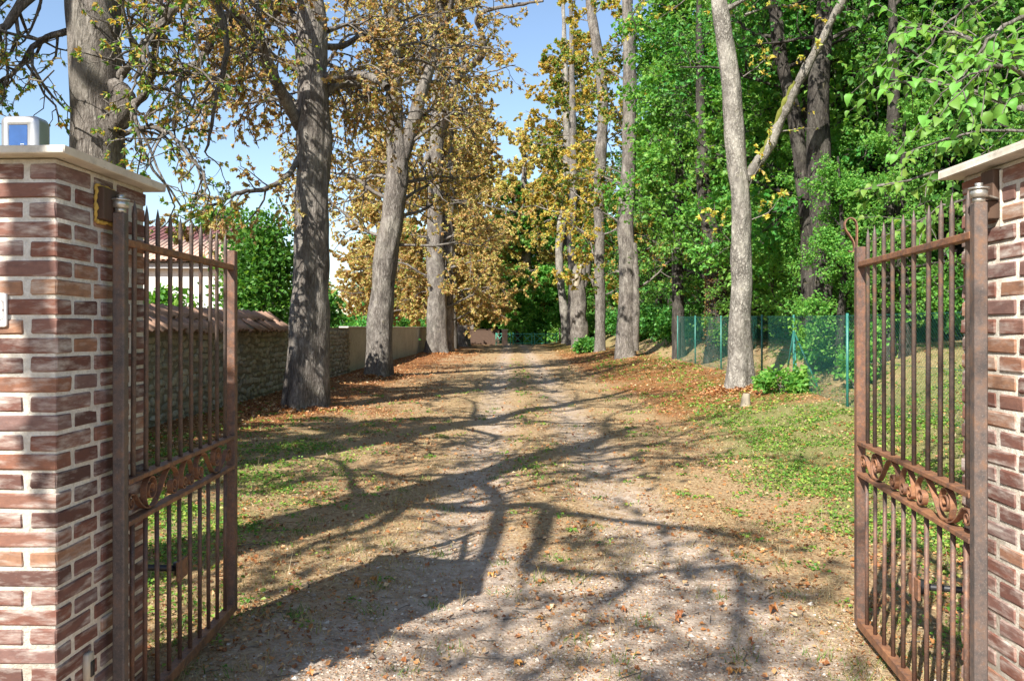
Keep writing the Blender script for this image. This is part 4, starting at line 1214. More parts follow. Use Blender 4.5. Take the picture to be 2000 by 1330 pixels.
WG = 'trees of the wood beyond the wire fence'
WL = 'leafy green tree in the dense wood behind the wire fence'
wa = leafy(201, 15, 1.6, 4.2, 26, M['leaf_green'], 'wood_tree', WL, 'tree', WG, .115, loc=(11.6, 14.5, gz1(11.6, 14.5)), leaves=13, fan=3, aspect=.40)
wb = leafy(202, 19, 3.0, 4.8, 28, M['leaf_green'], 'wood_tree', WL, 'tree', WG, .125, loc=(12.2, 22, gz1(12.2, 22)), leaves=12, fan=3, aspect=.40)
wc = leafy(203, 12, 1.0, 3.6, 24, M['leaf_fresh'], 'wood_tree', WL, 'tree', WG, .12, loc=(9.4, 23.5, gz1(9.4, 23.5)), leaves=12, fan=3, aspect=.40)
rw = np.random.default_rng(77)
spots = []
for y in np.arange(9, 74, 4.1): spots.append(((11.8 if y < 20 else 10.2 if y < 32 else 11.2) + rw.normal(0, .6), y + rw.normal(0, .8)))
for y in np.arange(6, 78, 5.0): spots.append((13.5 + rw.normal(0, 1), y + rw.normal(0, 1)))
for y in np.arange(8, 80, 6.0): spots.append((19 + rw.normal(0, 1.6), y + rw.normal(0, 1.5)))
for y in np.arange(12, 84, 8.0): spots.append((27 + rw.normal(0, 2), y + rw.normal(0, 2)))
for i, (x, y) in enumerate(spots):
    src = (wa, wb, wc)[(i * 7 + i // 3) % 3] if x < 12 else (wb, wa)[i % 2]
    s = rw.uniform(.85, 1.2) * (1.15 if x > 15 else 1)
    copy_thing(src, (x, y, gz1(x, y)), rw.uniform(0, 6.28), s)
# maples reaching over the drive between the avenue trees
ma = leafy(204, 16, 2.4, 4.0, 34, M['leaf_fresh'], 'maple_tree', 'bright green maple reaching over the fence by the ridged trunk', 'tree', None, .15, loc=(7.6, 30, gz1(7.6, 30)), leaves=8, fan=3, aspect=.40, tilt=-.5)
copy_thing(ma, (8.3, 22.5, gz1(8.3, 22.5)), 4.0, 1.0, 'bright green maple just behind the pale sunlit trunk')
# distant wood
fa = leafy(205, 20, 2.0, 5.5, 26, M['leaf_fresh'], 'far_tree', 'green tree in the far wood closing the end of the drive', 'tree', 'trees of the far wood behind the green barrier', .42, loc=(1.5, 96, 0), leaves=12, fill=.35, r=.3)
fb = leafy(206, 17, 1.0, 5.0, 24, M['leaf_fresh'], 'far_tree', 'green tree in the far wood closing the end of the drive', 'tree', 'trees of the far wood behind the green barrier', .42, loc=(-3, 104, 0), leaves=12, fill=.35, r=.3)
for i, (x, y) in enumerate([(6, 100), (10, 93), (-8, 110), (-14, 104), (3.5, 112), (15, 90), (12, 104), (-1, 118), (8, 116), (20, 96), (.6, 84.5), (3.9, 86), (-2.6, 87), (6.8, 85), (-20, 118), (-28, 112), (24, 84), (-34, 98), (-40, 110), (30, 100)]):
    copy_thing((fa, fb)[i % 2] if y > 88 or abs(x) > 9 else fb, (x, y, gz1(x, y)), rw.uniform(0, 6.28), rw.uniform(.7, 1.0) if y > 88 or abs(x) > 9 else rw.uniform(.5, .62))
mb = leafy(208, 17, 5.4, 3.0, 30, M['leaf_fresh'], 'maple_tree', 'tall bright maple leaning over the drive between ridged trunk and fence', 'tree', None, .15, loc=(6.6, 31.5, gz1(6.6, 31.5)), leaves=9, fan=3, aspect=.40, tilt=-.5)
for (x, y, rz, sc_, lab) in ((7.9, 20.5, .4, .5, 'young leafy tree behind the fence, left of the rounded shrub'), (8.0, 16.2, 2.0, .46, 'young leafy tree behind the fence, right of the rounded shrub'), (7.6, 25.5, 3.0, .5, 'young leafy tree behind the fence, seen beside the creeper covered trunk'), (6.95, 16.9, 5.0, .4, 'young leafy tree hiding the foot of the thick dark trunk'), (9.0, 12.6, 1.2, .5, 'young leafy tree seen through the sunlit gate leaf')):
    copy_thing(wc, (x, y, gz1(x, y)), rz, sc_, lab)
bl = leafy(207, 7, .3, 2.0, 26, M['leaf_blue'], 'blue_spruce', 'small bluish conifer left of the green barrier', 'tree', None, .3, loc=(-2.2, 88, 0), leaves=10, fill=.2, r=.12)
# thin dark trees standing at the end of the drive
for i, (pts, w, lab) in enumerate((([(1040, 668), (1030, 590), (1015, 500), (1005, 420), (1000, 360)], 11, 'thin dark leaning trunk behind the green barrier'), ([(1070, 662), (1068, 600), (1055, 540), (1052, 440), (1045, 350)], 13, 'dark forked trunk just right of the leaning thin trunk'))):
    d = 88.0; k = d / F; x0 = (pts[0][0]-1000)*k; T = Tree(300+i)
    P, R = T.stem([((a-pts[0][0])*k, 0, H - (b_-640)*k) for a, b_ in pts], np.linspace(w*k/2, w*k/5, len(pts)), 12, .4, .04, .3)
    auto_limbs(T, P, R, 7, 17, 9, 4.0, 2, 8, 6, .3, per_limb=False, fill=.3)
    T.finish('bare_tree', (x0, d, 0), M['bark_dark'], M['leaf_green'], lab, 'tree', None, .4, 1, .45)

for i, (d, prof, lab, cut) in enumerate((
    (18.5, [(1612, 640, 36), (1606, 500, 35), (1600, 330, 40), (1598, 180, 42), (1606, 60, 37), (1622, -80, 30), (1630, -300, 14)], 'thick dark trunk in the wood seen above the rounded shrub', 4),
    (19.5, [(1590, 640, 30), (1575, 420, 27), (1556, 250, 27), (1528, 120, 26), (1515, 30, 24), (1490, -80, 18), (1480, -250, 8)], 'dark leaning trunk in the wood behind the slanting bough', 4),
    (27, [(1395, 680, 42), (1400, 560, 38), (1390, 460, 34), (1375, 380, 26), (1370, 250, 20), (1365, 0, 10)], 'dark trunk wrapped in brown creeper behind the pale sunlit trunk', 4),
    (16.5, [(1735, 640, 26), (1738, 400, 24), (1745, 150, 20), (1740, -100, 12)], 'slim dark trunk in the wood behind the sunlit gate leaf', 4))):
    k = d / F; x0 = (prof[0][0]-1000)*k; zb = gz1(x0, d); T = Tree(330+i)
    P, R = T.stem([((a-prof[0][0])*k, 0, (-.5 if q_ == 0 else H - (b_-640)*k - zb)) for q_, (a, b_, w) in enumerate(prof)], [w*k/2 for a, b_, w in prof], 20, .15, .03, .2, .05)
    auto_limbs(T, P, R, 7.5, 12, 7, 3.0, 2, 9, 7, .3, per_limb=False, fill=.2, avoid=.2)
    r_ = T.finish('wood_tree', (x0, d, zb), M['bark_dark'], M['leaf_green'], lab, 'tree', None, .09, 3, .40)
    if i == 2:
        rr = np.random.default_rng(9); n = 2600; t_ = np.where(rr.random(n) < .25, rr.uniform(.02, .6, n), rr.normal(.24, .07, n).clip(.02, .6)); ii_ = (t_ * (len(P)-1)).astype(int); a = 6.28 * (np.round(rr.uniform(0, 9, n)) / 9 + rr.normal(0, .03, n)) + t_ * 5
        pp = P[ii_] + np.stack([np.cos(a)*R[ii_]*1.12, np.sin(a)*R[ii_]*1.12, rr.normal(0, .06, n)], 1)
        G = Geo(); add_leaves(G, pp, np.stack([np.cos(a), np.sin(a), -.6+0*a], 1), rr, .055, .42); G.build('creeper', M['creeper'], r_, False)

# undergrowth and shrubs
def bush(seed, name, loc, rx, ry, rz_, n, leafm, label, size, cat='bush', group=None, stems=7, aspect=.42):
    rng = np.random.default_rng(seed)
    root = empty(name, loc); tag(root, label, cat, group)
    G = Geo(); S = Geo()
    P = []; D = []
    nb = max(10, n // 60)
    c = rng.normal(0, 1, (nb, 3)); c = unit(c) * rng.uniform(.45, 1, (nb, 1)) ** .6
    c = c * np.array([rx, ry, rz_]) * .8; c[:, 2] = np.abs(c[:, 2] * 1.0 + rz_ * .95) * .98
    for p in c:
        m = n // nb
        r = rng.uniform(.14, .3) * (rx + ry + rz_) / 3 + .05
        q_ = p + rng.normal(0, 1, (m, 3)) * r * np.array([.6, .6, .45])
        q_[:, 2] = np.maximum(q_[:, 2], .02)
        P.append(q_); D.append(unit(q_ - np.array([0, 0, rz_ * .6])))
        if rng.random() < min(1, stems * 3 / nb): S.tube(catmull([(rng.normal(0, rx*.15), rng.normal(0, ry*.15), -.1), p * np.array([.5, .5, .5]) + rng.normal(0, .05, 3), p], 4), np.linspace(.02, .006, 9), 4)
    add_leaves(G, np.concatenate(P), np.concatenate(D), rng, size, aspect, 1, droop=.2)
    if S.n: S.build('stems', M['twig'], root)
    G.build('foliage', leafm, root, False)
    return root
bush(401, 'leafy_bush', (-7.1, 22.6, .1), 1.0, 1.2, 2.9, 10000, M['leaf_green'], 'tall green bush above the tiled coping, left of the thick trunk', .13)
bush(402, 'leafy_bush', (-9.0, 21.0, .1), .8, 1.0, 1.5, 2600, M['leaf_fresh'], 'lighter green bush in front of the white house wall', .17)
bush(403, 'leafy_bush', (-7.8, 31.0, .1), 1.0, 1.5, 2.0, 4600, M['leaf_green'], 'dark green bush over the wall, right of the thick trunk', .17)
bush(404, 'leafy_bush', (-11.5, 12.5, .1), 2.0, 1.5, 2.3, 4200, M['leaf_green'], 'green bush behind the pillar with the silver box', .16)
bush(405, 'fig_shrub', (-8.2, 15.6, .1), .9, .8, 1.5, 700, M['leaf_fresh'], 'large leaved shrub showing between the gate bars over the coping', .26, aspect=.48)
bush(406, 'hedge', (-8.1, 45, .1), .7, 8, 1.0, 4200, M['leaf_green'], 'dark clipped hedge just showing over the pale rendered wall', .2, 'hedge')
bush(407, 'leafy_bush', (4.4, 47.5, gz1(4.4, 47.5)), .8, 1.2, .45, 1500, M['leaf_green'], 'low green bush at the foot of the slim straight trunk', .16)
bush(408, 'fence_shrub', (6.9, 18.2, gz1(6.9, 18.2) + .2), .42, .4, .55, 1300, M['leaf_fresh'], 'small rounded light green shrub growing behind the wire fence', .09)
bush(409, 'fence_shrub', (6.75, 15.4, gz1(6.7, 15.4)), .35, .35, .75, 1100, M['leaf_fresh'], 'upright green shrub by the nearest fence post', .09)
bush(410, 'low_shrub', (5.6, 16.2, gz1(5.6, 16.2)), .65, .5, .22, 1300, M['leaf_fresh'], 'low green plants at the foot of the braced fence post', .09, 'plants')
und = bush(412, 'undergrowth_bush', (8.2, 34, gz1(8.2, 34)), 1.3, 1.7, 1.1, 3000, M['leaf_green'], 'green undergrowth bush at the edge of the wood', .18, group='undergrowth bushes at the edge of the wood')
for i, (x, y) in enumerate([(7.9, 38), (8.1, 42.5), (7.8, 47), (8.2, 52), (8.0, 57), (8.3, 62), (8.9, 29), (9.8, 25), (10.2, 20.5), (10.8, 16.5), (11, 12.5), (9.5, 13.8), (10.5, 9.5), (7.8, 67), (6.5, 71), (12.5, 18), (12.5, 14)]):
    copy_thing(und, (x, y, gz1(x, y) - .1), i * 1.3, rw.uniform(.8, 1.25))
for i in range(22):
    copy_thing(und, (-26 + 2.6 * i + rw.normal(0, .5), 98 + rw.normal(0, 3), -.2), i * 2.1, rw.uniform(1.7, 2.6), 'dark undergrowth bush of the far wood behind the green barrier')['group'] = 'undergrowth of the far wood'

# stump and cut wood
for (px, py, d, hh, r, lab) in ((1455, 822, 15.0, .22, .075, 'short pale cut stump on the leafy bank'), (1585, 690, 18.6, .38, .10, 'pale stump behind the wire fence under the rounded shrub')):
    x = (px-1000)/F*d; T = Tree(int(px)); P, R = T.stem([(0, 0, -.1), (.01, 0, hh*.5), (.03, 0, hh)], [r*1.2, r, r*.85], 14, .03, .012, .2)
    G = T.trunk; G.tube([(.03, 0, hh-.01), (.03, 0, hh+.004)], [r*.86, r*.8], 14, caps=True)
    T.finish('stump', (x, d, gz1(x, d)), M['wood_pale'], None, lab, 'stump', None, .1)

# ------------------------------------------------------------------ near lime tree reaching in from the right
LB = (4.9, 4.4, gz1(4.9, 4.4))
T = Tree(500); rng = np.random.default_rng(501)
P, R = T.stem([(0, 0, -.2), (0, 0, 1.5), (-.05, 0, 3.2), (-.1, .1, 5.5), (-.1, .1, 8)], [.17, .14, .12, .08, .03], 20, .12, .015, .2)
twl = []
lim = [([(4.85, 4.4, 2.7), place(2180, 180, 4.6), place(2000, 120, 4.7), place(1880, 70, 4.9), place(1760, 52, 5.0)], .03),
       ([(4.85, 4.4, 2.6), place(2150, 260, 4.5), place(1990, 210, 4.6), place(1850, 165, 4.8), place(1735, 160, 5.1)], .028),
       ([(4.85, 4.4, 2.2), place(2200, 330, 4.9), place(2010, 300, 5.1), place(1860, 330, 5.4), place(1690, 372, 5.6)], .028),
       ([(4.85, 4.4, 2.4), place(2200, 240, 4.3), place(2060, 180, 4.2), place(1960, 130, 4.1), place(1890, 150, 4.1)], .025),
       ([(4.85, 4.4, 2.0), place(2250, 300, 5.6), place(2050, 260, 6.0), place(1900, 260, 6.4), place(1760, 300, 6.6)], .025),
       ([(4.85, 4.4, 1.9), place(2150, 400, 5.9), place(1980, 380, 6.2), place(1850, 400, 6.4), place(1790, 440, 6.5)], .022),
       ([(4.85, 4.4, 3.1), place(2150, 60, 4.8), place(2020, 30, 4.8), place(1930, 80, 4.7), place(1860, 190, 4.6)], .025),
       ([(4.85, 4.4, 3.3), place(2200, 0, 5.6), place(2000, -20, 5.9), place(1880, 20, 6.2), place(1800, 110, 6.3)], .025)]
LP = []; LD = []
for pts, r0 in lim:
    Pl, Rl, g_ = T.limb(rel(pts, LB), r0, .005, 7, 8, wob=.008)
    D = unit(np.gradient(Pl, axis=0))
    for c in range(14):
        i = int((.28 + .72 * (c + rng.random()) / 14) * (len(Pl) - 1)); i = min(i, len(Pl) - 1)
        L = rng.uniform(.25, .6); dv = unit(D[i] * .8 + rng.normal(0, .6, 3) + np.array([0, 0, -.12]))
        Q = [Pl[i]]
        for s in range(5): dv = unit(dv + rng.normal(0, .16, 3) + np.array([0, 0, -.07])); Q.append(Q[-1] + dv * L / 5)
        Q = np.array(Q); T.twigs.tube(Q, np.linspace(.005, .002, 6), 4)
        for s in range(7):
            u = .8 + 4.2 * s / 6; a = min(int(u), 4); pp = Q[a] + (Q[a+1] - Q[a]) * (u - a)
            sd = unit(np.cross(dv, [0, 0, 1])) * (1 if s % 2 else -1)
            LP.append(pp); LD.append(unit(sd * .8 + dv * .6 + np.array([0, 0, -.45]) + rng.normal(0, .25, 3)))
LP = np.array(LP); LD = np.array(LD)
lroot = T.finish('lime_tree', LB, M['bark'], None, 'lime tree with big bright leaves leaning in beside the sunlit pillar', 'tree', None, .1)
def big_leaf(k):
    rr = np.random.default_rng(k)
    ts = np.array([0, .05, .2, .45, .7, .89, 1.0]); ws = np.array([.0, .20, .35, .37, .25, .09, .0])
    cur = -.10 * rr.uniform(.6, 3.0); tw = rr.uniform(.15, .7)
    G = Geo(); V = []
    for t_, w_ in zip(ts, ws):
        z = cur * 4 * (t_ - .3) ** 2
        V += [(t_, -w_, z + w_ * tw), (t_, 0, z), (t_, w_, z + w_ * tw)]
    Q = []
    for i in range(6):
        Q += [[i*3, i*3+3, i*3+4, i*3+1], [i*3+1, i*3+4, i*3+5, i*3+2]]
    G.add(V, Q); return G
lm = [big_leaf(k).mesh('leaf', M['leaf_fresh']) for k in range(5)]
wp = LP + np.array(LB); scr = np.hypot(wp[:, 0], wp[:, 1]); px_ = 1000 + wp[:, 0] / wp[:, 1] * F; py_ = 640 - (wp[:, 2] - H) / wp[:, 1] * F
inview = (px_ < 2015) & (py_ > -20)
order = np.argsort(np.where(inview, scr, 1e3 + scr))
rest = Geo(); restD = []
for rank, i in enumerate(order):
    s = rng.uniform(.05, .088)
    xa = LD[i]; up_ = unit(np.array([-.25, -.45, .8]) + rng.normal(0, .35, 3)); ya_ = unit(np.cross(up_, xa)); za_ = np.cross(xa, ya_)
    Rm = np.stack([xa, ya_, za_], 1)
    if rank < 290:
        o = link('leaf', lm[rng.integers(5)], lroot)
        from mathutils import Matrix
        o.matrix_local = Matrix.Translation(Vector(LP[i])) @ Matrix(Rm.tolist()).to_4x4() @ Matrix.Scale(s, 4)
    else:
        gL = big_leaf(int(rng.integers(5))); rest.add(np.concatenate(gL.V) * s @ Rm.T + LP[i], np.concatenate(gL.Q))
kind(rest.build('leaves', M['leaf_fresh'], lroot), 'stuff')

# ------------------------------------------------------------------ green wire fence
fp = [(5.75, 9.6), (5.6, 13.3), (6.12, 17.3), (6.15, 19.6), (6.3, 24.0), (6.35, 27.6), (6.45, 31.0)]
t = empty('wire_fence', (fp[0][0], fp[0][1], 0)); tag(t, 'green chain link fence on green posts along the wooded bank', 'fence')
fo = np.array([fp[0][0], fp[0][1], 0])
ftop = [H + .24, H + .24, H + .28, H + .32, H + .36, H + .42, H + .46]
for (x, y), zt in zip(fp, ftop):
    zb = gz1(x, y) - .2
    G = Geo(); G.tube(np.array([(x, y, zb), (x, y, zt)]) - fo, .024, 8, caps=True); G.build('post', M['green_metal'], t)
bx, by = fp[2]
for (ex, ey) in ((5.85, 16.3), (6.3, 18.4), (6.45, 16.7)):
    G = Geo(); G.tube(np.array([(bx, by, ftop[2] - .35), (ex, ey, gz1(ex, ey) - .1)]) - fo, .018, 6, caps=True); G.build('brace', M['green_metal'], t)
for a in range(len(fp) - 1):
    p0 = np.array(fp[a]); p1 = np.array(fp[a+1]); L = np.linalg.norm(p1 - p0)
    G = Geo(); za = gz1(*fp[a]) + .0; zb = gz1(*fp[a+1]) + .0; hh = ftop[a] - .03 - za
    ptch = .062
    def pt(s, u):
        xy = p0 + (p1 - p0) * s / L; f_ = s / L
        lo = za + (zb - za) * f_; hi = (ftop[a] + (ftop[a+1] - ftop[a]) * f_) - .03
        return np.array([xy[0], xy[1], lo + (hi - lo) * u]) - fo
    for dr in (1, -1):
        s = -hh
        while s < L + hh:
            u0, u1 = 0.0, 1.0; sa, sb_ = s, s + dr * hh
            ua = ub = None
            # clip to 0..L
            def clip(sv, ov, uv, ou):
                if sv < 0: return 0.0, uv + (ou - uv) * (0 - sv) / (ov - sv)
                if sv > L: return L, uv + (ou - uv) * (L - sv) / (ov - sv)
                return sv, uv
            if not (max(sa, sb_) <= 0 or min(sa, sb_) >= L):
                a1, b1 = clip(sa, sb_, 0.0, 1.0); a2, b2 = clip(sb_, sa, 1.0, 0.0)
                if abs(b2 - b1) > .01: G.tube(np.array([pt(a1, b1), pt(a2, b2)]), .0012, 3)
            s += ptch
    for u in (.02, .5, .99): G.tube(np.array([pt(0, u), pt(L, u)]), .003, 4)
    G.build('wire_mesh', M['green_wire'], t, False)

# ------------------------------------------------------------------ far green barrier with gate posts
t = empty('green_barrier', (0, 80, 0)); tag(t, 'low green barrier with crossed braces closing the end of the drive', 'barrier')
def panel(x0, x1):
    for z in (.18, 1.12):
        G = Geo(); G.bevel_box(((x0+x1)/2, 0, z), (x1-x0, .07, .08), .008); G.build('rail', M['barrier'], t, False)
    n = 2; w = (x1-x0)/n
    for i in range(n):
        a = x0 + i*w; b_ = a + w
        for (p0, p1) in (((a, -.01, .2), (b_, -.01, 1.1)), ((a, .03, 1.1), (b_, .03, .2))):
            G = Geo(); G.tube([p0, p1], .035, 5, caps=True); G.build('brace', M['barrier'], t)
        for s in (a, b_):
            G = Geo(); G.bevel_box((s, .0, .62), (.09, .09, 1.24), .01); G.build('post', M['barrier'], t, False)
panel(.1, 2.0); panel(2.25, 4.5); panel(-1.6, -.15)
t = empty('gate_post', (-.72, 79.0, 0)); tag(t, 'pinkish stone post left of the green barrier', 'post')
Geo().bevel_box((0, 0, .75), (.55, .5, 1.5), .03).build('shaft', M['tile_pink'], t, False)
Geo().bevel_box((0, 0, 1.53), (.7, .65, .1), .02).build('cap', M['cap'], t, False)
t = empty('end_wall', (-3.6, 82, 0)); tag(t, 'dark low wall left of the green barrier', 'wall')
Geo().bevel_box((0, 0, .7), (4.6, .4, 1.6), .03).build('masonry', M['wood_dark'], t, False)
Geo().bevel_box((0, 0, 1.53), (4.7, .5, .08), .02).build('coping', M['wood_dark'], t, False)
for i, (x, h_) in enumerate(((4.8, 1.5), (5.05, 1.9))):
    t = empty('wooden_stake', (x, 80.2, gz1(x, 80.2) - .1)); tag(t, ('shorter' if i == 0 else 'taller') + ' grey wooden stake right of the green barrier', 'stake')
    G = Geo(); G.tube([(0, 0, 0), (.1 * i, 0, h_)], [.09, .06], 8, caps=True); G.build('stake', M['wood_pale'], t)

# ------------------------------------------------------------------ ground cover
rng = np.random.default_rng(900)
def scatter(n, y0, y1, xl, xr, power=1.0):
    """points denser near the eye: y ~ 1/d**power"""
    u = rng.random(n)
    if power == 1: y = y0 * (y1 / y0) ** u
    else:
        e = 1 - power; y = (y0 ** e + u * (y1 ** e - y0 ** e)) ** (1 / e)
    half = y * .72 + .4
    x = rng.uniform(-1, 1, n) * half
    k = (x > xl) & (x < xr)
    return x[k], y[k]
def far_from_pillars(x, y):
    return ~(((x < -1.66) & (y < 3.75) & (y > 2.8)) | ((x > 1.85) & (y < 3.45) & (y > 2.5)))

# gravel on the drive
x, y = scatter(60000, 3.2, 15, -4.2, 5, 1.6)
b_, g_, r_ = cover(x, y)
k = (rng.random(len(x)) < b_ * .9 * (-.15 + 1.6 * fbm(x * 1.1, y * 1.1 + 4)).clip(.05, 1)) & far_from_pillars(x, y); x, y = x[k], y[k]
n = len(x)
oc = np.array([[1,0,0],[0,1,0],[-1,0,0],[0,-1,0],[0,0,1],[0,0,-.6]], float); ot = np.array([[0,1,4],[1,2,4],[2,3,4],[3,0,4],[1,0,5],[2,1,5],[3,2,5],[0,3,5]])
s = rng.lognormal(math.log(.0062), .5, n).clip(.002, .024)
V = oc[None] * s[:, None, None] * rng.uniform(.6, 1.3, (n, 6, 3)) * np.array([1, 1, .6])
a = rng.uniform(0, 6.28, n); c_, s_ = np.cos(a)[:, None], np.sin(a)[:, None]
V = np.stack([V[..., 0]*c_ - V[..., 1]*s_, V[..., 0]*s_ + V[..., 1]*c_, V[..., 2]], -1)
V += np.stack([x, y, gz(x, y) + s * .15], -1)[:, None]
G = Geo(); G.add(V.reshape(-1, 3), None, (ot[None] + (np.arange(n) * 6)[:, None, None]).reshape(-1, 3))
o = G.build('gravel', M['pebble'], None, False); kind(o, 'stuff'); tag(o, 'pale loose gravel scattered over the drive', 'gravel')

def flat_leaves(x, y, size, lift=.006, tilt=.35, aspect=.4, fold=.3):
    n = len(x)
    a = rng.uniform(0, 6.28, n)
    A = np.stack([np.cos(a), np.sin(a), rng.normal(0, tilt, n)], -1)
    N = np.stack([rng.normal(0, tilt, n), rng.normal(0, tilt, n), np.ones(n)], -1)
    P = np.stack([x, y, gz(x, y) + lift + np.abs(rng.normal(0, .008, n))], -1)
    L = size * rng.uniform(.5, 1.3, n)
    return leaf_quads(P, A, N, L, L * aspect * rng.uniform(.7, 1.2, n), fold)
# leaf litter
G = Geo()
x, y = scatter(150000, 4.0, 60, -6, 8.5, 1.25)
b_, g_, r_ = cover(x, y)
k = (rng.random(len(x)) < np.clip(.03 + r_ * .95 + .10 * (1 - b_) * fbm(x * 2, y * 2), 0, 1)) & far_from_pillars(x, y); x, y = x[k], y[k]
G.add(*flat_leaves(x, y, .026 + .0019 * y, tilt=.45))
x, y = scatter(90000, 3.4, 14, -4, 4, 1.5)
k = (rng.random(len(x)) < .15 + .8 * fbm(x * 1.5 + 8, y * 1.5)) & far_from_pillars(x, y); x, y = x[k], y[k]
G.add(*flat_leaves(x, y, .010 + .0012 * y, .002, tilt=.3, aspect=.28))
for (bx_, by_, br_) in ((B0[0], B0[1], .35), (B1[0], B1[1], .52), (B2[0], B2[1], .6), (BR1[0], BR1[1], .42), (B3[0], B3[1], 1.0)):
    n_ = 1500; a_ = rng.uniform(0, 6.28, n_); q_ = br_ * .8 + np.abs(rng.normal(0, .35, n_))
    G.add(*flat_leaves(bx_ + np.cos(a_) * q_, by_ + np.sin(a_) * q_, .035 + .0019 * by_, .004 + .07 * np.exp(-(q_ - br_ * .8) / .15), .5))
o = G.build('leaf_litter', M['litter'], None, False); kind(o, 'stuff'); tag(o, 'rusty dead leaves lying along both sides of the drive', 'leaves')
# low green plants: small three-leaf tufts
G = Geo()
x, y = scatter(120000, 3.6, 45, -6, 9.5, 1.3)
b_, g_, r_ = cover(x, y)
pat = smooth((fbm(x * 1.6 + 3, y * 1.6) - .44) / .16)
k = (rng.random(len(x)) < np.clip(g_ ** 1.1 * (.08 + 1.5 * pat), 0, 1)) & far_from_pillars(x, y); x, y = x[k], y[k]
for j in range(3):
    xx = x + rng.normal(0, .016, len(x)); yy = y + rng.normal(0, .016, len(x))
    G.add(*flat_leaves(xx, yy, (.017 + .0021 * y), .008 + .010 * j, .45, .42, .2))
wx, wy = scatter(620, 4.0, 22, -5.5, 6.5, 1.1)
k = far_from_pillars(wx, wy) & (rng.random(len(wx)) > cover(wx, wy)[0] * 1.6); wx, wy = wx[k], wy[k]
m_ = 11; rr_ = .018 + .0021 * np.repeat(wy, m_)
wx2 = np.repeat(wx, m_) + rng.normal(0, 1, len(wx) * m_) * rr_ * 1.3; wy2 = np.repeat(wy, m_) + rng.normal(0, 1, len(wx) * m_) * rr_ * 1.3
G.add(*flat_leaves(wx2, wy2, rr_ * 1.25, .012, .5, .36, .25))
o = G.build('ground_plants', M['clover'], None, False); kind(o, 'stuff'); tag(o, 'small green clover and ivy leaves covering the verges', 'plants')
# grass blades, dry and green
def blades(x, y, hgt, w, lean=.5):
    n = len(x); a = rng.uniform(0, 6.28, n); L = hgt * rng.uniform(.4, 1.3, n)
    P = np.stack([x, y, gz(x, y) - .004], -1)
    S = np.stack([np.cos(a), np.sin(a), 0*a], -1) * (w * rng.uniform(.7, 1.3, n))[:, None]
    ld = np.stack([rng.normal(0, lean, n), rng.normal(0, lean, n), np.ones(n)], -1); ld = unit(ld) * L[:, None]
    V = np.stack([P - S, P + S, P + ld], 1).reshape(-1, 3)
    return V, np.arange(3*n).reshape(-1, 3)
G = Geo()
x, y = scatter(260000, 3.4, 40, -6, 9.5, 1.35)
b_, g_, r_ = cover(x, y)
pat = smooth((fbm(x * 1.2 + 30, y * 1.2) - .4) / .2)
k = (rng.random(len(x)) < np.clip((1 - b_ * .9) * (.15 + .75 * pat) * (1 - r_ * .6), 0, 1)) & far_from_pillars(x, y); x, y = x[k], y[k]
V, Tt = blades(x, y, .035 + .0012 * y, .0022 + .0004 * y, 1.3); G.add(V, None, Tt)
o = G.build('dry_grass', M['straw'], None, False); kind(o, 'stuff'); tag(o, 'short dry straw coloured grass beside the wheel tracks', 'grass')
G = Geo()
cx_, cy_ = scatter(900, 3.8, 26, -5.5, 8, 1.4)
b_, g_, r_ = cover(cx_, cy_); k = rng.random(len(cx_)) < np.clip(.16 + g_ * .7, 0, 1); cx_, cy_ = cx_[k], cy_[k]
xx = np.repeat(cx_, 34) + rng.normal(0, .05, len(cx_)*34); yy = np.repeat(cy_, 34) + rng.normal(0, .05, len(cx_)*34)
k = far_from_pillars(xx, yy); xx, yy = xx[k], yy[k]
V, Tt = blades(xx, yy, .06 + .001 * yy, .002 + .0003 * yy, .7); G.add(V, None, Tt)
o = G.build('grass_tufts', M['grass'], None, False); kind(o, 'stuff'); tag(o, 'scattered green grass tufts growing in the dry verge', 'grass')

G = Geo()
x, y = scatter(420, 3.8, 16, -4, 5, 1.4)
k = far_from_pillars(x, y); x, y = x[k], y[k]
for xx_, yy_ in zip(x, y):
    a = rng.uniform(0, 3.14); L = rng.uniform(.04, .22); n_ = 4; t_ = np.linspace(-.5, .5, n_)
    px_ = xx_ + np.cos(a) * t_ * L + rng.normal(0, .008, n_); py_ = yy_ + np.sin(a) * t_ * L + rng.normal(0, .008, n_)
    G.tube(np.stack([px_, py_, gz(px_, py_) + .004 + np.abs(rng.normal(0, .004, n_))], 1), rng.uniform(.0012, .0035), 4)
o = G.build('fallen_twigs', M['twig'], None); kind(o, 'stuff'); tag(o, 'short dry twigs lying scattered on the drive', 'twigs')
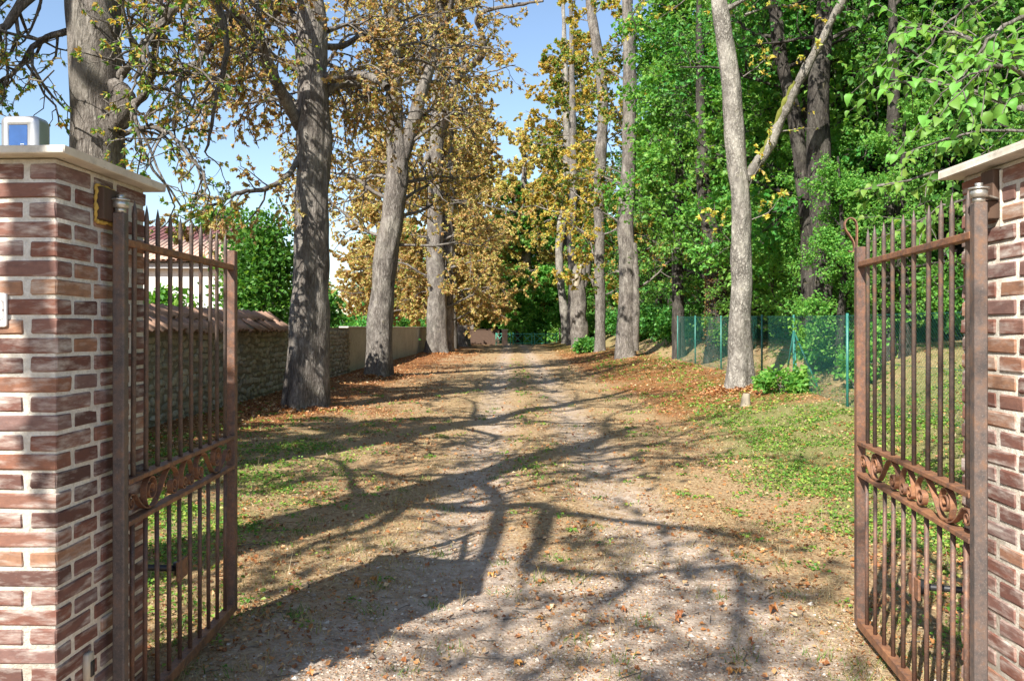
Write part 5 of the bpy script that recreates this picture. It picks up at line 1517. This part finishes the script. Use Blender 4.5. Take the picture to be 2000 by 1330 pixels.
# tall dry stalks
G = Geo()
x, y = scatter(260, 3.9, 20, -4.5, 7, 1.3)
k = far_from_pillars(x, y); x, y = x[k], y[k]
V, Tt = blades(np.repeat(x, 9) + rng.normal(0, .035, len(x) * 9), np.repeat(y, 9) + rng.normal(0, .035, len(x) * 9), .16, .0022, .45); G.add(V, None, Tt)
o = G.build('dry_stalks', M['straw'], None, False); kind(o, 'stuff'); tag(o, 'thin dry grass stalks standing in tufts on the drive', 'grass')

# larger curled dead leaves lying singly on the drive
def curled(k):
    rr = np.random.default_rng(k + 40); G = Geo()
    for j in range(3):
        a = (j - 1) * .8 + rr.normal(0, .15); L = rr.uniform(.7, 1.0)
        t_ = np.linspace(0, 1, 6); w_ = np.array([.03, .12, .2, .22, .14, .01]) * rr.uniform(.8, 1.2)
        V = []
        for q_, ww in zip(t_, w_):
            z = .05 + .35 * math.sin(q_ * 2.8) * rr.uniform(.7, 1.2); x_ = q_ * L * (1 - .25 * q_)
            V += [(x_, -ww, z + ww * .9), (x_, 0, z), (x_, ww, z + ww * .9)]
        V = np.array(V); ca, sa = math.cos(a), math.sin(a); V = np.stack([V[:, 0]*ca - V[:, 1]*sa, V[:, 0]*sa + V[:, 1]*ca, V[:, 2]], 1)
        Q = []
        for i in range(5): Q += [[i*3, i*3+3, i*3+4, i*3+1], [i*3+1, i*3+4, i*3+5, i*3+2]]
        G.add(V, Q)
    return G.mesh('fallen_leaf', M['litter'])
cm = [curled(k) for k in range(5)]
sing = [(1225, 1190), (965, 1118), (1468, 1248), (1320, 1205), (1135, 1030), (610, 1325), (570, 1165), (830, 1100), (1440, 1300), (1005, 1290), (1130, 945), (1330, 1195), (690, 1150), (735, 1140), (1060, 1205), (1030, 1025), (1430, 1300), (1520, 1200), (900, 1010), (1200, 985), (1100, 1000), (820, 1015), (640, 1050), (760, 870), (1180, 1215)]
for i, (px, py) in enumerate(sing):
    d = H * F / (py - 640); x = (px - 1000) / F * d
    o = link('fallen_leaf', cm[i % 5]); o.location = (x, d, gz1(x, d) + .004); s = rng.uniform(.045, .085); o.scale = (s, s, s); o.rotation_euler = (rng.normal(0, .2), rng.normal(0, .2), rng.uniform(0, 6.28))
    tag(o, 'single curled brown chestnut leaf lying on the drive', 'leaf', 'curled leaves fallen singly on the drive')
